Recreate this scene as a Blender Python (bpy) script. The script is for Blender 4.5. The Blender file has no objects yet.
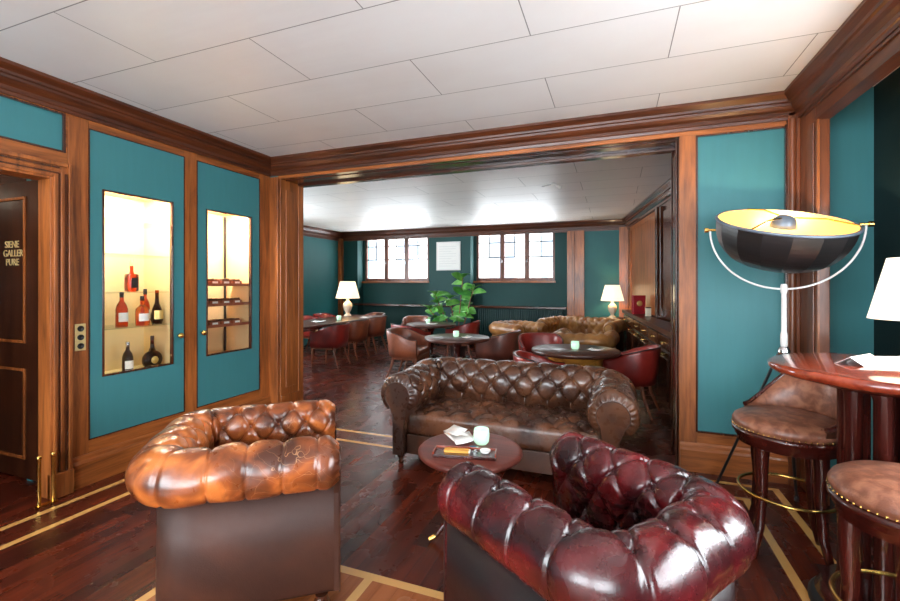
import bpy, bmesh, math, random
import numpy as np
from mathutils import Vector, Matrix
random.seed(7)
SC = bpy.context.scene
COL = SC.collection
PI = math.pi
R = math.radians

# ------------------------------------------------------------------ camera data (level camera, 438 px focal length)
FOC, CX, HY, CAMH = 438.0, 450.0, 284.0, 1.4
YAW = math.atan2(615 - 450, FOC)


def at(px, d):
    """ground position at forward distance d under picture column px"""
    lat = (px - CX) / FOC * d
    return (-math.sin(YAW) * d + math.cos(YAW) * lat, math.cos(YAW) * d + math.sin(YAW) * lat)


# ------------------------------------------------------------------ mesh helpers
class MB:
    def __init__(s):
        s.v = []; s.f = []; s.sm = []; s.mi = []

    def add(s, verts, faces, M=None, smooth=False, mi=0):
        b = len(s.v)
        for p in verts:
            p = Vector(p)
            if M is not None: p = M @ p
            s.v.append(tuple(p))
        for f in faces:
            s.f.append([b + i for i in f]); s.sm.append(smooth); s.mi.append(mi)
        return s

    def box(s, x0, x1, y0, y1, z0, z1, M=None, mi=0):
        v = [(x0, y0, z0), (x1, y0, z0), (x1, y1, z0), (x0, y1, z0), (x0, y0, z1), (x1, y0, z1), (x1, y1, z1), (x0, y1, z1)]
        return s.add(v, [(0, 3, 2, 1), (4, 5, 6, 7), (0, 1, 5, 4), (1, 2, 6, 5), (2, 3, 7, 6), (3, 0, 4, 7)], M, False, mi)

    def lathe(s, prof, n=24, M=None, smooth=True, mi=0, caps=True):
        v = []; f = []
        for (r, z) in prof:
            for k in range(n):
                a = 2 * PI * k / n
                v.append((r * math.cos(a), r * math.sin(a), z))
        for i in range(len(prof) - 1):
            for k in range(n):
                k2 = (k + 1) % n
                f.append((i * n + k, i * n + k2, (i + 1) * n + k2, (i + 1) * n + k))
        s.add(v, f, M, smooth, mi)
        if not caps: return s
        if prof[0][0] > 1e-5: s.add([v[k] for k in range(n)], [tuple(range(n))[::-1]], M, False, mi)
        if prof[-1][0] > 1e-5: s.add([v[(len(prof) - 1) * n + k] for k in range(n)], [tuple(range(n))], M, False, mi)
        return s

    def tube(s, pts, r, n=8, closed=False, M=None, mi=0, flat=1.0):
        pts = [Vector(p) for p in pts]; m = len(pts)
        rr = r if isinstance(r, (list, tuple)) else [r] * m
        v = []; f = []; up = None
        for i, p in enumerate(pts):
            a = pts[(i - 1) % m] if (closed or i > 0) else p
            b = pts[(i + 1) % m] if (closed or i < m - 1) else p
            t = (b - a).normalized()
            if up is None:
                up = Vector((0, 0, 1)) if abs(t.z) < .9 else Vector((1, 0, 0))
            u = (up - t * up.dot(t)).normalized(); w = t.cross(u); up = u
            for k in range(n):
                a_ = 2 * PI * k / n
                v.append(p + (u * math.cos(a_) * flat + w * math.sin(a_)) * rr[i])
        for i in range(m if closed else m - 1):
            j = (i + 1) % m
            for k in range(n):
                k2 = (k + 1) % n
                f.append((i * n + k, i * n + k2, j * n + k2, j * n + k))
        s.add(v, f, M, True, mi)
        if not closed:
            s.add(v[:n], [tuple(range(n))[::-1]], M, False, mi)
            s.add(v[-n:], [tuple(range(n))], M, False, mi)
        return s

    def prism(s, poly, z0, z1, M=None, mi=0, smooth=False):
        n = len(poly)
        v = [(x, y, z0) for x, y in poly] + [(x, y, z1) for x, y in poly]
        s.add(v, [tuple(range(n))[::-1], tuple(range(n, 2 * n))], M, False, mi)
        s.add(v, [(i, (i + 1) % n, n + (i + 1) % n, n + i) for i in range(n)], M, smooth, mi)
        return s

    def grid(s, P, cu=False, cv=False, M=None, mi=0, flip=False):
        nu, nv = len(P), len(P[0])
        v = [tuple(p) for row in P for p in row]; f = []
        for i in range(nu if cu else nu - 1):
            for j in range(nv if cv else nv - 1):
                i2, j2 = (i + 1) % nu, (j + 1) % nv
                q = (i * nv + j, i * nv + j2, i2 * nv + j2, i2 * nv + j)
                f.append(q[::-1] if flip else q)
        return s.add(v, f, M, True, mi)

    def rbox(s, x0, x1, y0, y1, z0, z1, r, nx=10, ny=10, nz=4, dome=0.0, disp=None, M=None, mi=0):
        """rounded box, subdivided, optional domed top and displacement function disp(x,y)->dz"""
        lo = np.array([x0, y0, z0]) + r; hi = np.array([x1, y1, z1]) - r
        vid = {}; vs = []; fs = []
        N = (nx, ny, nz)
        def vert(i, j, k):
            key = (i, j, k)
            if key in vid: return vid[key]
            p = np.array([x0 + (x1 - x0) * i / nx, y0 + (y1 - y0) * j / ny, z0 + (z1 - z0) * k / nz])
            c = np.minimum(np.maximum(p, lo), hi); d = p - c; l = np.linalg.norm(d)
            q = c + d / l * r if l > 1e-9 else p
            fx = 1 - abs(2 * i / nx - 1) ** 3; fy = 1 - abs(2 * j / ny - 1) ** 3
            if k >= nz / 2: q[2] += dome * fx * fy
            if disp and k == nz: q[2] += disp(p[0], p[1]) * min(1, 3 * fx) * min(1, 3 * fy)
            vid[key] = len(vs); vs.append(tuple(q)); return vid[key]
        for i in range(nx):
            for j in range(ny):
                fs.append((vert(i, j, 0), vert(i, j + 1, 0), vert(i + 1, j + 1, 0), vert(i + 1, j, 0)))
                fs.append((vert(i, j, nz), vert(i + 1, j, nz), vert(i + 1, j + 1, nz), vert(i, j + 1, nz)))
        for i in range(nx):
            for k in range(nz):
                fs.append((vert(i, 0, k), vert(i + 1, 0, k), vert(i + 1, 0, k + 1), vert(i, 0, k + 1)))
                fs.append((vert(i, ny, k), vert(i, ny, k + 1), vert(i + 1, ny, k + 1), vert(i + 1, ny, k)))
        for j in range(ny):
            for k in range(nz):
                fs.append((vert(0, j, k), vert(0, j, k + 1), vert(0, j + 1, k + 1), vert(0, j + 1, k)))
                fs.append((vert(nx, j, k), vert(nx, j + 1, k), vert(nx, j + 1, k + 1), vert(nx, j, k + 1)))
        return s.add(vs, fs, M, True, mi)

    def build(s, name, mats, parent=None, bevel=0, loc=None, rotz=0):
        me = bpy.data.meshes.new(name)
        me.from_pydata(s.v, [], s.f); me.update()
        for i, p in enumerate(me.polygons):
            p.use_smooth = s.sm[i]; p.material_index = s.mi[i]
        for m in (mats if isinstance(mats, (list, tuple)) else [mats]): me.materials.append(m)
        o = bpy.data.objects.new(name, me); COL.objects.link(o)
        if parent is not None: o.parent = parent
        if loc is not None: o.location = loc
        if rotz: o.rotation_euler = (0, 0, rotz)
        if bevel:
            b = o.modifiers.new('bevel', 'BEVEL'); b.width = bevel; b.segments = 2; b.limit_method = 'ANGLE'; b.angle_limit = R(40)
        return o


def tag(o, label=None, cat=None, group=None, kind=None):
    if label: o['label'] = label
    if cat: o['category'] = cat
    if group: o['group'] = group
    if kind: o['kind'] = kind
    return o


def thing(name, label, cat, loc=(0, 0, 0), rotz=0, group=None):
    o = bpy.data.objects.new(name, None); COL.objects.link(o)
    o.empty_display_size = .1
    o.location = loc; o.rotation_euler = (0, 0, rotz)
    return tag(o, label, cat, group)


def struct(o): o['kind'] = 'structure'; return o


def clone(root, loc, rotz, label, group=None, parent=None):
    kids = [c for c in bpy.data.objects if c.parent == root]
    r = root.copy(); COL.objects.link(r)
    if parent is None:
        r.location = loc; r.rotation_euler = (0, 0, rotz)
        r['label'] = label
        if group: r['group'] = group
    else: r.parent = parent
    for ch in kids: clone(ch, None, 0, None, None, r)
    return r


def rot_to(n):
    return Vector(n).to_track_quat('Z', 'Y').to_matrix().to_4x4()


T = Matrix.Translation


# ------------------------------------------------------------------ materials
def lin(c): return tuple(((x / 255) / 12.92 if x / 255 <= .04045 else ((x / 255 + .055) / 1.055) ** 2.4) for x in c) + (1,)


def base(name):
    m = bpy.data.materials.new(name); m.use_nodes = True
    nt = m.node_tree; b = nt.nodes['Principled BSDF']
    return m, nt, b


def N(nt, t, **kw):
    n = nt.nodes.new(t)
    for k, v in kw.items():
        if k in n.inputs: n.inputs[k].default_value = v
        else: setattr(n, k, v)
    return n


def simple(name, col, rough=.5, metal=0, coat=0, emit=None, es=1, bump=0, bscale=80, trans=0, spec=.5, var=0.06):
    m, nt, b = base(name)
    tc = N(nt, 'ShaderNodeTexCoord'); no = N(nt, 'ShaderNodeTexNoise', Scale=bscale, Detail=4.0)
    nt.links.new(tc.outputs['Object'], no.inputs['Vector'])
    c = lin(col)
    mx = N(nt, 'ShaderNodeMix', data_type='RGBA')
    mx.inputs[6].default_value = tuple(x * (1 - var) for x in c[:3]) + (1,); mx.inputs[7].default_value = tuple(min(1, x * (1 + var)) for x in c[:3]) + (1,)
    nt.links.new(no.outputs['Fac'], mx.inputs[0]); nt.links.new(mx.outputs[2], b.inputs['Base Color'])
    b.inputs['Roughness'].default_value = rough; b.inputs['Metallic'].default_value = metal
    b.inputs['Coat Weight'].default_value = coat; b.inputs['Coat Roughness'].default_value = .08
    b.inputs['Transmission Weight'].default_value = trans; b.inputs['Specular IOR Level'].default_value = spec
    if emit: b.inputs['Emission Color'].default_value = lin(emit); b.inputs['Emission Strength'].default_value = es
    if bump:
        bp = N(nt, 'ShaderNodeBump', Strength=bump, Distance=.01); nt.links.new(no.outputs['Fac'], bp.inputs['Height']); nt.links.new(bp.outputs[0], b.inputs['Normal'])
    return m


def wood(name, dark, light, axis='Z', rough=.36, coat=.12, scale=1.0, cr=.12):
    m, nt, b = base(name)
    tc = N(nt, 'ShaderNodeTexCoord'); mp = N(nt, 'ShaderNodeMapping')
    sc = [14 * scale, 14 * scale, 14 * scale]; sc['XYZ'.index(axis)] = 1.1 * scale
    mp.inputs['Scale'].default_value = sc
    nt.links.new(tc.outputs['Object'], mp.inputs['Vector'])
    n1 = N(nt, 'ShaderNodeTexNoise', Scale=1.0, Detail=5.0, Roughness=.6, Distortion=1.2)
    n2 = N(nt, 'ShaderNodeTexNoise', Scale=6.0, Detail=6.0, Roughness=.7)
    n3 = N(nt, 'ShaderNodeTexNoise', Scale=1.3, Detail=2.0)
    nt.links.new(mp.outputs[0], n1.inputs['Vector']); nt.links.new(mp.outputs[0], n2.inputs['Vector']); nt.links.new(tc.outputs['Object'], n3.inputs['Vector'])
    a = N(nt, 'ShaderNodeMath', operation='MULTIPLY_ADD'); a.inputs[1].default_value = .35
    nt.links.new(n2.outputs['Fac'], a.inputs[0]); nt.links.new(n1.outputs['Fac'], a.inputs[2])
    a2 = N(nt, 'ShaderNodeMath', operation='MULTIPLY_ADD'); a2.inputs[1].default_value = .3
    nt.links.new(n3.outputs['Fac'], a2.inputs[0]); nt.links.new(a.outputs[0], a2.inputs[2])
    cr_ = N(nt, 'ShaderNodeValToRGB'); cr_.color_ramp.elements[0].position = .55; cr_.color_ramp.elements[1].position = 1.08 if False else 1.0
    cr_.color_ramp.elements[0].color = lin(dark); cr_.color_ramp.elements[1].color = lin(light)
    nt.links.new(a2.outputs[0], cr_.inputs[0]); nt.links.new(cr_.outputs[0], b.inputs['Base Color'])
    b.inputs['Roughness'].default_value = rough; b.inputs['Coat Weight'].default_value = coat; b.inputs['Coat Roughness'].default_value = cr
    bp = N(nt, 'ShaderNodeBump', Strength=.08, Distance=.005); nt.links.new(n2.outputs['Fac'], bp.inputs['Height']); nt.links.new(bp.outputs[0], b.inputs['Normal'])
    return m


def leather(name, c1, c2, c3=None, rough=.34, coat=.35, scratch=None, patch=3.0, grain=.15, dark=.40, lump=.2):
    m, nt, b = base(name)
    tc = N(nt, 'ShaderNodeTexCoord')
    n1 = N(nt, 'ShaderNodeTexNoise', Scale=patch, Detail=3.0, Roughness=.5, Distortion=.6)
    nt.links.new(tc.outputs['Object'], n1.inputs['Vector'])
    cr = N(nt, 'ShaderNodeValToRGB'); e = cr.color_ramp.elements
    e[0].position = dark; e[0].color = lin(c1); e[1].position = .66; e[1].color = lin(c2)
    if c3: q = e.new(.52); q.color = lin(c3)
    nt.links.new(n1.outputs['Fac'], cr.inputs[0]); out = cr.outputs[0]
    vo = N(nt, 'ShaderNodeTexVoronoi', Scale=190.0); nt.links.new(tc.outputs['Object'], vo.inputs['Vector'])
    n2 = N(nt, 'ShaderNodeTexNoise', Scale=26.0, Detail=5.0); nt.links.new(tc.outputs['Object'], n2.inputs['Vector'])
    if scratch:
        nd = N(nt, 'ShaderNodeTexNoise', Scale=4.0, Detail=3.0); nt.links.new(tc.outputs['Object'], nd.inputs['Vector'])
        mxv = N(nt, 'ShaderNodeMix', data_type='RGBA'); mxv.inputs[0].default_value = .25
        nt.links.new(tc.outputs['Object'], mxv.inputs[6]); nt.links.new(nd.outputs['Color'], mxv.inputs[7])
        v2 = N(nt, 'ShaderNodeTexVoronoi', Scale=21.0, feature='DISTANCE_TO_EDGE'); nt.links.new(mxv.outputs[2], v2.inputs['Vector'])
        r2 = N(nt, 'ShaderNodeValToRGB'); r2.color_ramp.elements[0].position = 0; r2.color_ramp.elements[0].color = (1, 1, 1, 1)
        r2.color_ramp.elements[1].position = .012; r2.color_ramp.elements[1].color = (0, 0, 0, 1); nt.links.new(v2.outputs[0], r2.inputs[0])
        mk = N(nt, 'ShaderNodeMapRange'); mk.inputs['From Min'].default_value = .48; mk.inputs['From Max'].default_value = .62; nt.links.new(nd.outputs['Fac'], mk.inputs[0])
        mk.inputs['To Max'].default_value = .6; g = N(nt, 'ShaderNodeMath', operation='MULTIPLY'); nt.links.new(r2.outputs[0], g.inputs[0]); nt.links.new(mk.outputs[0], g.inputs[1])
        mx = N(nt, 'ShaderNodeMix', data_type='RGBA'); nt.links.new(g.outputs[0], mx.inputs[0]); nt.links.new(out, mx.inputs[6]); mx.inputs[7].default_value = lin(scratch); out = mx.outputs[2]
    nt.links.new(out, b.inputs['Base Color'])
    rr = N(nt, 'ShaderNodeMapRange'); rr.inputs['To Min'].default_value = rough - .08; rr.inputs['To Max'].default_value = rough + .14
    nt.links.new(n2.outputs['Fac'], rr.inputs[0]); nt.links.new(rr.outputs[0], b.inputs['Roughness'])
    b.inputs['Coat Weight'].default_value = coat; b.inputs['Coat Roughness'].default_value = .2
    b1 = N(nt, 'ShaderNodeBump', Strength=grain, Distance=.002); nt.links.new(vo.outputs['Distance'], b1.inputs['Height'])
    b2 = N(nt, 'ShaderNodeBump', Strength=lump, Distance=.004); nt.links.new(n2.outputs['Fac'], b2.inputs['Height']); nt.links.new(b1.outputs[0], b2.inputs['Normal'])
    nt.links.new(b2.outputs[0], b.inputs['Normal'])
    return m


def teal(name, col, rough=.5):
    m, nt, b = base(name)
    tc = N(nt, 'ShaderNodeTexCoord'); mp = N(nt, 'ShaderNodeMapping'); mp.inputs['Scale'].default_value = (30, 30, 3)
    nt.links.new(tc.outputs['Object'], mp.inputs['Vector'])
    n = N(nt, 'ShaderNodeTexNoise', Scale=1.0, Detail=4.0); nt.links.new(mp.outputs[0], n.inputs['Vector'])
    c = lin(col); mx = N(nt, 'ShaderNodeMix', data_type='RGBA')
    mx.inputs[6].default_value = tuple(x * .93 for x in c[:3]) + (1,); mx.inputs[7].default_value = tuple(x * 1.07 for x in c[:3]) + (1,)
    nt.links.new(n.outputs['Fac'], mx.inputs[0]); nt.links.new(mx.outputs[2], b.inputs['Base Color'])
    b.inputs['Roughness'].default_value = rough
    bp = N(nt, 'ShaderNodeBump', Strength=.05, Distance=.004); nt.links.new(n.outputs['Fac'], bp.inputs['Height']); nt.links.new(bp.outputs[0], b.inputs['Normal'])
    return m


def ceiling_mat(name, col, rough, coat, cr):
    m, nt, b = base(name)
    tc = N(nt, 'ShaderNodeTexCoord'); mp = N(nt, 'ShaderNodeMapping'); mp.inputs['Location'].default_value = (1.13 + 1.42 * 4, -1.82 + .51 * 12, 0)
    nt.links.new(tc.outputs['Object'], mp.inputs['Vector'])
    br = N(nt, 'ShaderNodeTexBrick', Scale=1.0); br.offset = .5
    br.inputs['Mortar Size'].default_value = .003; br.inputs['Mortar Smooth'].default_value = .1; br.inputs['Brick Width'].default_value = 1.42; br.inputs['Row Height'].default_value = .51
    c = lin(col)
    br.inputs['Color1'].default_value = c; br.inputs['Color2'].default_value = tuple(x * .94 for x in c[:3]) + (1,); br.inputs['Mortar'].default_value = tuple(x * .3 for x in c[:3]) + (1,)
    nt.links.new(mp.outputs[0], br.inputs['Vector'])
    n = N(nt, 'ShaderNodeTexNoise', Scale=1.4, Detail=5.0); nt.links.new(tc.outputs['Object'], n.inputs['Vector'])
    mx = N(nt, 'ShaderNodeMix', data_type='RGBA', blend_type='MULTIPLY'); mx.inputs[0].default_value = .35
    r = N(nt, 'ShaderNodeValToRGB'); r.color_ramp.elements[0].color = (.86, .81, .78, 1); r.color_ramp.elements[1].color = (1, 1, 1, 1); r.color_ramp.elements[0].position = .3; r.color_ramp.elements[1].position = .6
    nt.links.new(n.outputs['Fac'], r.inputs[0]); nt.links.new(br.outputs[0], mx.inputs[6]); nt.links.new(r.outputs[0], mx.inputs[7]); nt.links.new(mx.outputs[2], b.inputs['Base Color'])
    b.inputs['Roughness'].default_value = rough; b.inputs['Coat Weight'].default_value = coat; b.inputs['Coat Roughness'].default_value = cr
    bp = N(nt, 'ShaderNodeBump', Strength=.4, Distance=.004, invert=True); nt.links.new(br.outputs['Fac'], bp.inputs['Height'])
    mp2 = N(nt, 'ShaderNodeMapping'); mp2.inputs['Scale'].default_value = (1.2, 9, 1); nt.links.new(tc.outputs['Object'], mp2.inputs['Vector'])
    n2 = N(nt, 'ShaderNodeTexNoise', Scale=1.0, Detail=2.0); nt.links.new(mp2.outputs[0], n2.inputs['Vector'])
    bp2 = N(nt, 'ShaderNodeBump', Strength=.12, Distance=.02); nt.links.new(n2.outputs['Fac'], bp2.inputs['Height']); nt.links.new(bp.outputs[0], bp2.inputs['Normal'])
    nt.links.new(bp2.outputs[0], b.inputs['Normal'])
    return m


def floor_mat(name, c1, c2, c3, rough=.2):
    m, nt, b = base(name)
    tc = N(nt, 'ShaderNodeTexCoord'); mp = N(nt, 'ShaderNodeMapping'); mp.inputs['Rotation'].default_value = (0, 0, R(90))
    nt.links.new(tc.outputs['Object'], mp.inputs['Vector'])
    br = N(nt, 'ShaderNodeTexBrick', Scale=1.0); br.offset = .37
    br.inputs['Mortar Size'].default_value = .0004; br.inputs['Brick Width'].default_value = .9; br.inputs['Row Height'].default_value = .085
    br.inputs['Color1'].default_value = lin(c1); br.inputs['Color2'].default_value = lin(c2); br.inputs['Mortar'].default_value = lin((40, 16, 11)); br.inputs['Bias'].default_value = .0
    nt.links.new(mp.outputs[0], br.inputs['Vector'])
    mp2 = N(nt, 'ShaderNodeMapping'); mp2.inputs['Scale'].default_value = (22, 1.6, 1); nt.links.new(tc.outputs['Object'], mp2.inputs['Vector'])
    n = N(nt, 'ShaderNodeTexNoise', Scale=1.0, Detail=6.0, Roughness=.65, Distortion=.8); nt.links.new(mp2.outputs[0], n.inputs['Vector'])
    mx = N(nt, 'ShaderNodeMix', data_type='RGBA'); mx.inputs[7].default_value = lin(c3)
    mr = N(nt, 'ShaderNodeMapRange'); mr.inputs['From Min'].default_value = .4; mr.inputs['From Max'].default_value = .75; mr.inputs['To Max'].default_value = .8
    nt.links.new(n.outputs['Fac'], mr.inputs[0]); nt.links.new(mr.outputs[0], mx.inputs[0]); nt.links.new(br.outputs[0], mx.inputs[6]); nt.links.new(mx.outputs[2], b.inputs['Base Color'])
    n2 = N(nt, 'ShaderNodeTexNoise', Scale=5.0, Detail=4.0); nt.links.new(tc.outputs['Object'], n2.inputs['Vector'])
    rr = N(nt, 'ShaderNodeMapRange'); rr.inputs['To Min'].default_value = rough - .06; rr.inputs['To Max'].default_value = rough + .1
    nt.links.new(n2.outputs['Fac'], rr.inputs[0]); nt.links.new(rr.outputs[0], b.inputs['Roughness'])
    bp = N(nt, 'ShaderNodeBump', Strength=.05, Distance=.002); nt.links.new(n.outputs['Fac'], bp.inputs['Height']); b.inputs['Specular IOR Level'].default_value = .3; nt.links.new(bp.outputs[0], b.inputs['Normal'])
    return m


def glass_mat(name, col=(1, 1, 1, 1), rough=0.0, spec=1.0):
    m = bpy.data.materials.new(name); m.use_nodes = True; nt = m.node_tree; nt.nodes.clear()
    o = N(nt, 'ShaderNodeOutputMaterial'); t = N(nt, 'ShaderNodeBsdfTransparent'); t.inputs[0].default_value = col
    g = N(nt, 'ShaderNodeBsdfGlossy'); g.inputs['Roughness'].default_value = rough
    lw = N(nt, 'ShaderNodeLayerWeight', Blend=.5); pw = N(nt, 'ShaderNodeMath', operation='POWER'); pw.inputs[1].default_value = 5.0
    fr = N(nt, 'ShaderNodeMath', operation='MULTIPLY_ADD'); fr.inputs[1].default_value = .9; fr.inputs[2].default_value = .05; mx = N(nt, 'ShaderNodeMixShader')
    nt.links.new(lw.outputs['Facing'], pw.inputs[0]); nt.links.new(pw.outputs[0], fr.inputs[0])
    nt.links.new(fr.outputs[0], mx.inputs[0]); nt.links.new(t.outputs[0], mx.inputs[1]); nt.links.new(g.outputs[0], mx.inputs[2]); nt.links.new(mx.outputs[0], o.inputs[0])
    return m


def liquid_glass(name, col):
    m, nt, b = base(name)
    b.inputs['Base Color'].default_value = lin(col); b.inputs['Transmission Weight'].default_value = .9
    b.inputs['Roughness'].default_value = .03; b.inputs['IOR'].default_value = 1.4
    return m


WD, WL = (82, 38, 15), (182, 104, 49)
M = dict(
    wv=wood('walnut_vertical', WD, WL, 'Z'), wx=wood('walnut_across', WD, WL, 'X'), wy=wood('walnut_along', WD, WL, 'Y'),
    crx=wood('crown_walnut_across', (40, 16, 8), (98, 49, 24), 'X'), cry=wood('crown_walnut_along', (40, 16, 8), (98, 49, 24), 'Y'),
    crv=wood('crown_walnut_vertical', (66, 30, 16), (134, 74, 42), 'Z'),
    dkv=wood('dark_walnut', (34, 15, 9), (84, 40, 20), 'Z', rough=.22, coat=.7), dkx=wood('dark_walnut_across', (34, 15, 9), (84, 40, 20), 'X', rough=.22, coat=.7),
    mahog=wood('mahogany', (28, 8, 6), (72, 22, 15), 'Z', rough=.22, coat=.5), mahogtop=wood('mahogany_top', (96, 26, 14), (176, 74, 44), 'X', rough=.16, coat=.8, cr=.05, scale=.7),
    cofftop=wood('coffee_table_top', (70, 26, 20), (122, 54, 40), 'X', rough=.42, coat=.0, scale=.7),
    dtop=wood('dark_table_top', (38, 20, 16), (90, 50, 36), 'X', rough=.32, coat=.1, cr=.2), chairwood=wood('chair_wood', (84, 40, 22), (150, 84, 50), 'Z', scale=2),
    burr=wood('golden_burr', (120, 66, 18), (206, 142, 58), 'X', scale=1.2),
    maple=simple('pale_maple', (226, 190, 138), .5, bscale=4),
    teal_half_shaded=teal('half_shaded_teal_paint', (26, 96, 98)), teal=teal('teal_paint', (60, 126, 131)), teal_shaded=teal('shaded_teal_paint', (10, 66, 64), .6), curtain=teal('dark_green_velvet', (10, 36, 36), .7),  # mid and dark teal: same paint with the far room's dimness put in
    ceil=ceiling_mat('ceiling_panels', (240, 240, 240), .45, .1, .3), ceilf=ceiling_mat('glossy_ceiling', (240, 236, 232), .46, .12, .36),
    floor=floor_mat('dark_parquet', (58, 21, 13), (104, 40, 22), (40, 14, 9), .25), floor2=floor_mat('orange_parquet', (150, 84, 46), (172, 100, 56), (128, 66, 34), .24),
    inlay=simple('maple_inlay', (214, 160, 92), .25, coat=.3, bscale=30),
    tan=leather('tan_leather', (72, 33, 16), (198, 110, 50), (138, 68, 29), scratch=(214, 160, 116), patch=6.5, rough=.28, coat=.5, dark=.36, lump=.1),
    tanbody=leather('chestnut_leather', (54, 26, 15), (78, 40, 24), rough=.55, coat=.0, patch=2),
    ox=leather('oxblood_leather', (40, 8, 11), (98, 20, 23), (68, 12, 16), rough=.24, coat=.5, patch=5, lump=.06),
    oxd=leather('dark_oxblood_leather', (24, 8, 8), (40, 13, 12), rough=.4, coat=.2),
    brn=leather('brown_leather', (62, 34, 22), (116, 72, 48), (90, 54, 35), rough=.26, coat=.5, patch=4),
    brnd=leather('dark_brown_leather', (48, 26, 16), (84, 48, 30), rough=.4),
    red=leather('red_leather', (118, 28, 22), (164, 48, 38), rough=.32, coat=.3), tubtan=leather('tub_tan_leather', (112, 56, 34), (160, 86, 56), rough=.34),
    tubbrn=leather('tub_brown_leather', (84, 42, 32), (130, 72, 56), rough=.34), gold=leather('golden_tan_leather', (134, 84, 40), (198, 140, 78), rough=.36),
    hide=leather('mottled_hide', (116, 68, 48), (156, 102, 76), (136, 84, 62), rough=.4, coat=.15, patch=22, grain=.3),
    brass=simple('brass', (216, 172, 92), .22, metal=1), chrome=simple('chrome', (214, 214, 216), .18, metal=1), white=simple('white_enamel', (232, 230, 226), .35),
    black=simple('black_enamel', (20, 19, 20), .32, coat=.3), domeout=simple('black_lamp_cloth', (30, 27, 27), .38, coat=.2, bscale=200),
    iron=simple('black_iron', (26, 26, 28), .4), grey=simple('grey_cap_metal', (112, 124, 138), .4, metal=.3),
    paper=simple('white_paper', (244, 242, 238), .6), card=simple('cream_card', (226, 216, 190), .6),
    plaster=simple('white_plaster', (226, 222, 216), .7), lampbase=simple('cream_ceramic', (236, 214, 186), .2, coat=.6),
    leaf=None, soil=simple('soil', (40, 28, 20), .9, bump=.5), terracotta=simple('dark_pot', (46, 40, 38), .4),
    rad=simple('green_radiator', (22, 66, 66), .45), glass=glass_mat('clear_glass'), redbox=simple('crimson_cloth', (150, 18, 36), .45),
    seal=simple('gold_foil', (214, 180, 110), .3, metal=.6), mirror=simple('mirror', (230, 230, 230), .02, metal=1),
    blue=simple('blue_plastic', (40, 90, 130), .4), yellow=simple('yellow_card', (226, 160, 66), .5), label=simple('white_label', (240, 236, 228), .5), blklabel=simple('black_label', (26, 22, 24), .5),
    cigar=simple('cigar_leaf', (96, 58, 34), .7), cig2=simple('cedar', (150, 82, 52), .6), stone=simple('pale_facade', (206, 202, 196), .9, bscale=3),
    cork=simple('bottle_cap', (30, 22, 20), .4), door=wood('passage_door_wood', (34, 14, 8), (74, 37, 19), 'Z', rough=.3, coat=.4),
)
m, nt, b = base('glossy_leaf')
b.inputs['Roughness'].default_value = .3; b.inputs['Base Color'].default_value = lin((58, 128, 44))
no = N(nt, 'ShaderNodeTexNoise', Scale=6.0); cr_ = N(nt, 'ShaderNodeValToRGB'); cr_.color_ramp.elements[0].position = .35; cr_.color_ramp.elements[1].position = .65
cr_.color_ramp.elements[0].color = lin((56, 128, 50)); cr_.color_ramp.elements[1].color = lin((118, 186, 80)); tc = N(nt, 'ShaderNodeTexCoord')
nt.links.new(tc.outputs['Object'], no.inputs['Vector']); nt.links.new(no.outputs['Fac'], cr_.inputs[0]); nt.links.new(cr_.outputs[0], b.inputs['Base Color'])
M['leaf'] = m
M['candle'] = simple('glowing_mint_glass', (166, 214, 190), .15, coat=.5, emit=(190, 225, 190), es=.25)  # faint glow put into the cup glass; no flame is modelled
M['shade'] = simple('lit_lampshade', (250, 226, 180), .8, emit=(255, 232, 190), es=.42)
M['shade2'] = simple('white_lit_lampshade', (250, 240, 226), .8, emit=(255, 240, 218), es=.36)
m, nt, b = base('gold_dome_lining')
b.inputs['Base Color'].default_value = lin((232, 190, 112)); b.inputs['Roughness'].default_value = .35; b.inputs['Metallic'].default_value = .5
M['domein'] = m
for nm, c in (('amber', (214, 92, 20)), ('cognac', (206, 70, 22)), ('darkrum', (52, 20, 10)), ('clear', (236, 240, 244)), ('orange', (250, 120, 50))):
    M[nm] = liquid_glass(nm + '_spirit_glass', c)

# ------------------------------------------------------------------ the setting
CEIL = 2.72
LX, PY0, PY1, RX = -3.46, 3.72, 4.08, 1.20
CROWN = [(0, -.17), (.018, -.17), (.022, -.15), (.03, -.145), (.03, -.12), (.05, -.105), (.065, -.085), (.07, -.07), (.085, -.065), (.09, -.05), (.11, -.03), (.12, -.02), (.12, 0), (0, 0)]
BASEB = [(0, 0), (.028, 0), (.028, .16), (.02, .175), (.014, .18), (.012, .20), (.006, .212), (0, .212)]


def sweep(mb, p0, p1, nrm, prof, z0, ext=(0, 0), mi=0):
    p0 = Vector((p0[0], p0[1], 0)); p1 = Vector((p1[0], p1[1], 0)); d = (p1 - p0).normalized(); n = Vector((nrm[0], nrm[1], 0)).normalized()
    v = []
    for q, e, s in ((p0, ext[0], -1), (p1, ext[1], 1)):
        for (o, z) in prof:
            v.append(q + n * o + d * s * (e * o) + Vector((0, 0, z0 + z)))
    k = len(prof)
    f = [(i, (i + 1) % k, k + (i + 1) % k, k + i) for i in range(k)] + [tuple(range(k))[::-1], tuple(range(k, 2 * k))]
    mb.add(v, f, None, False, mi)


def trim(idx, mb, mat, bevel=0):
    return struct(mb.build('trim_%d' % idx, mat, None, bevel))


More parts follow.
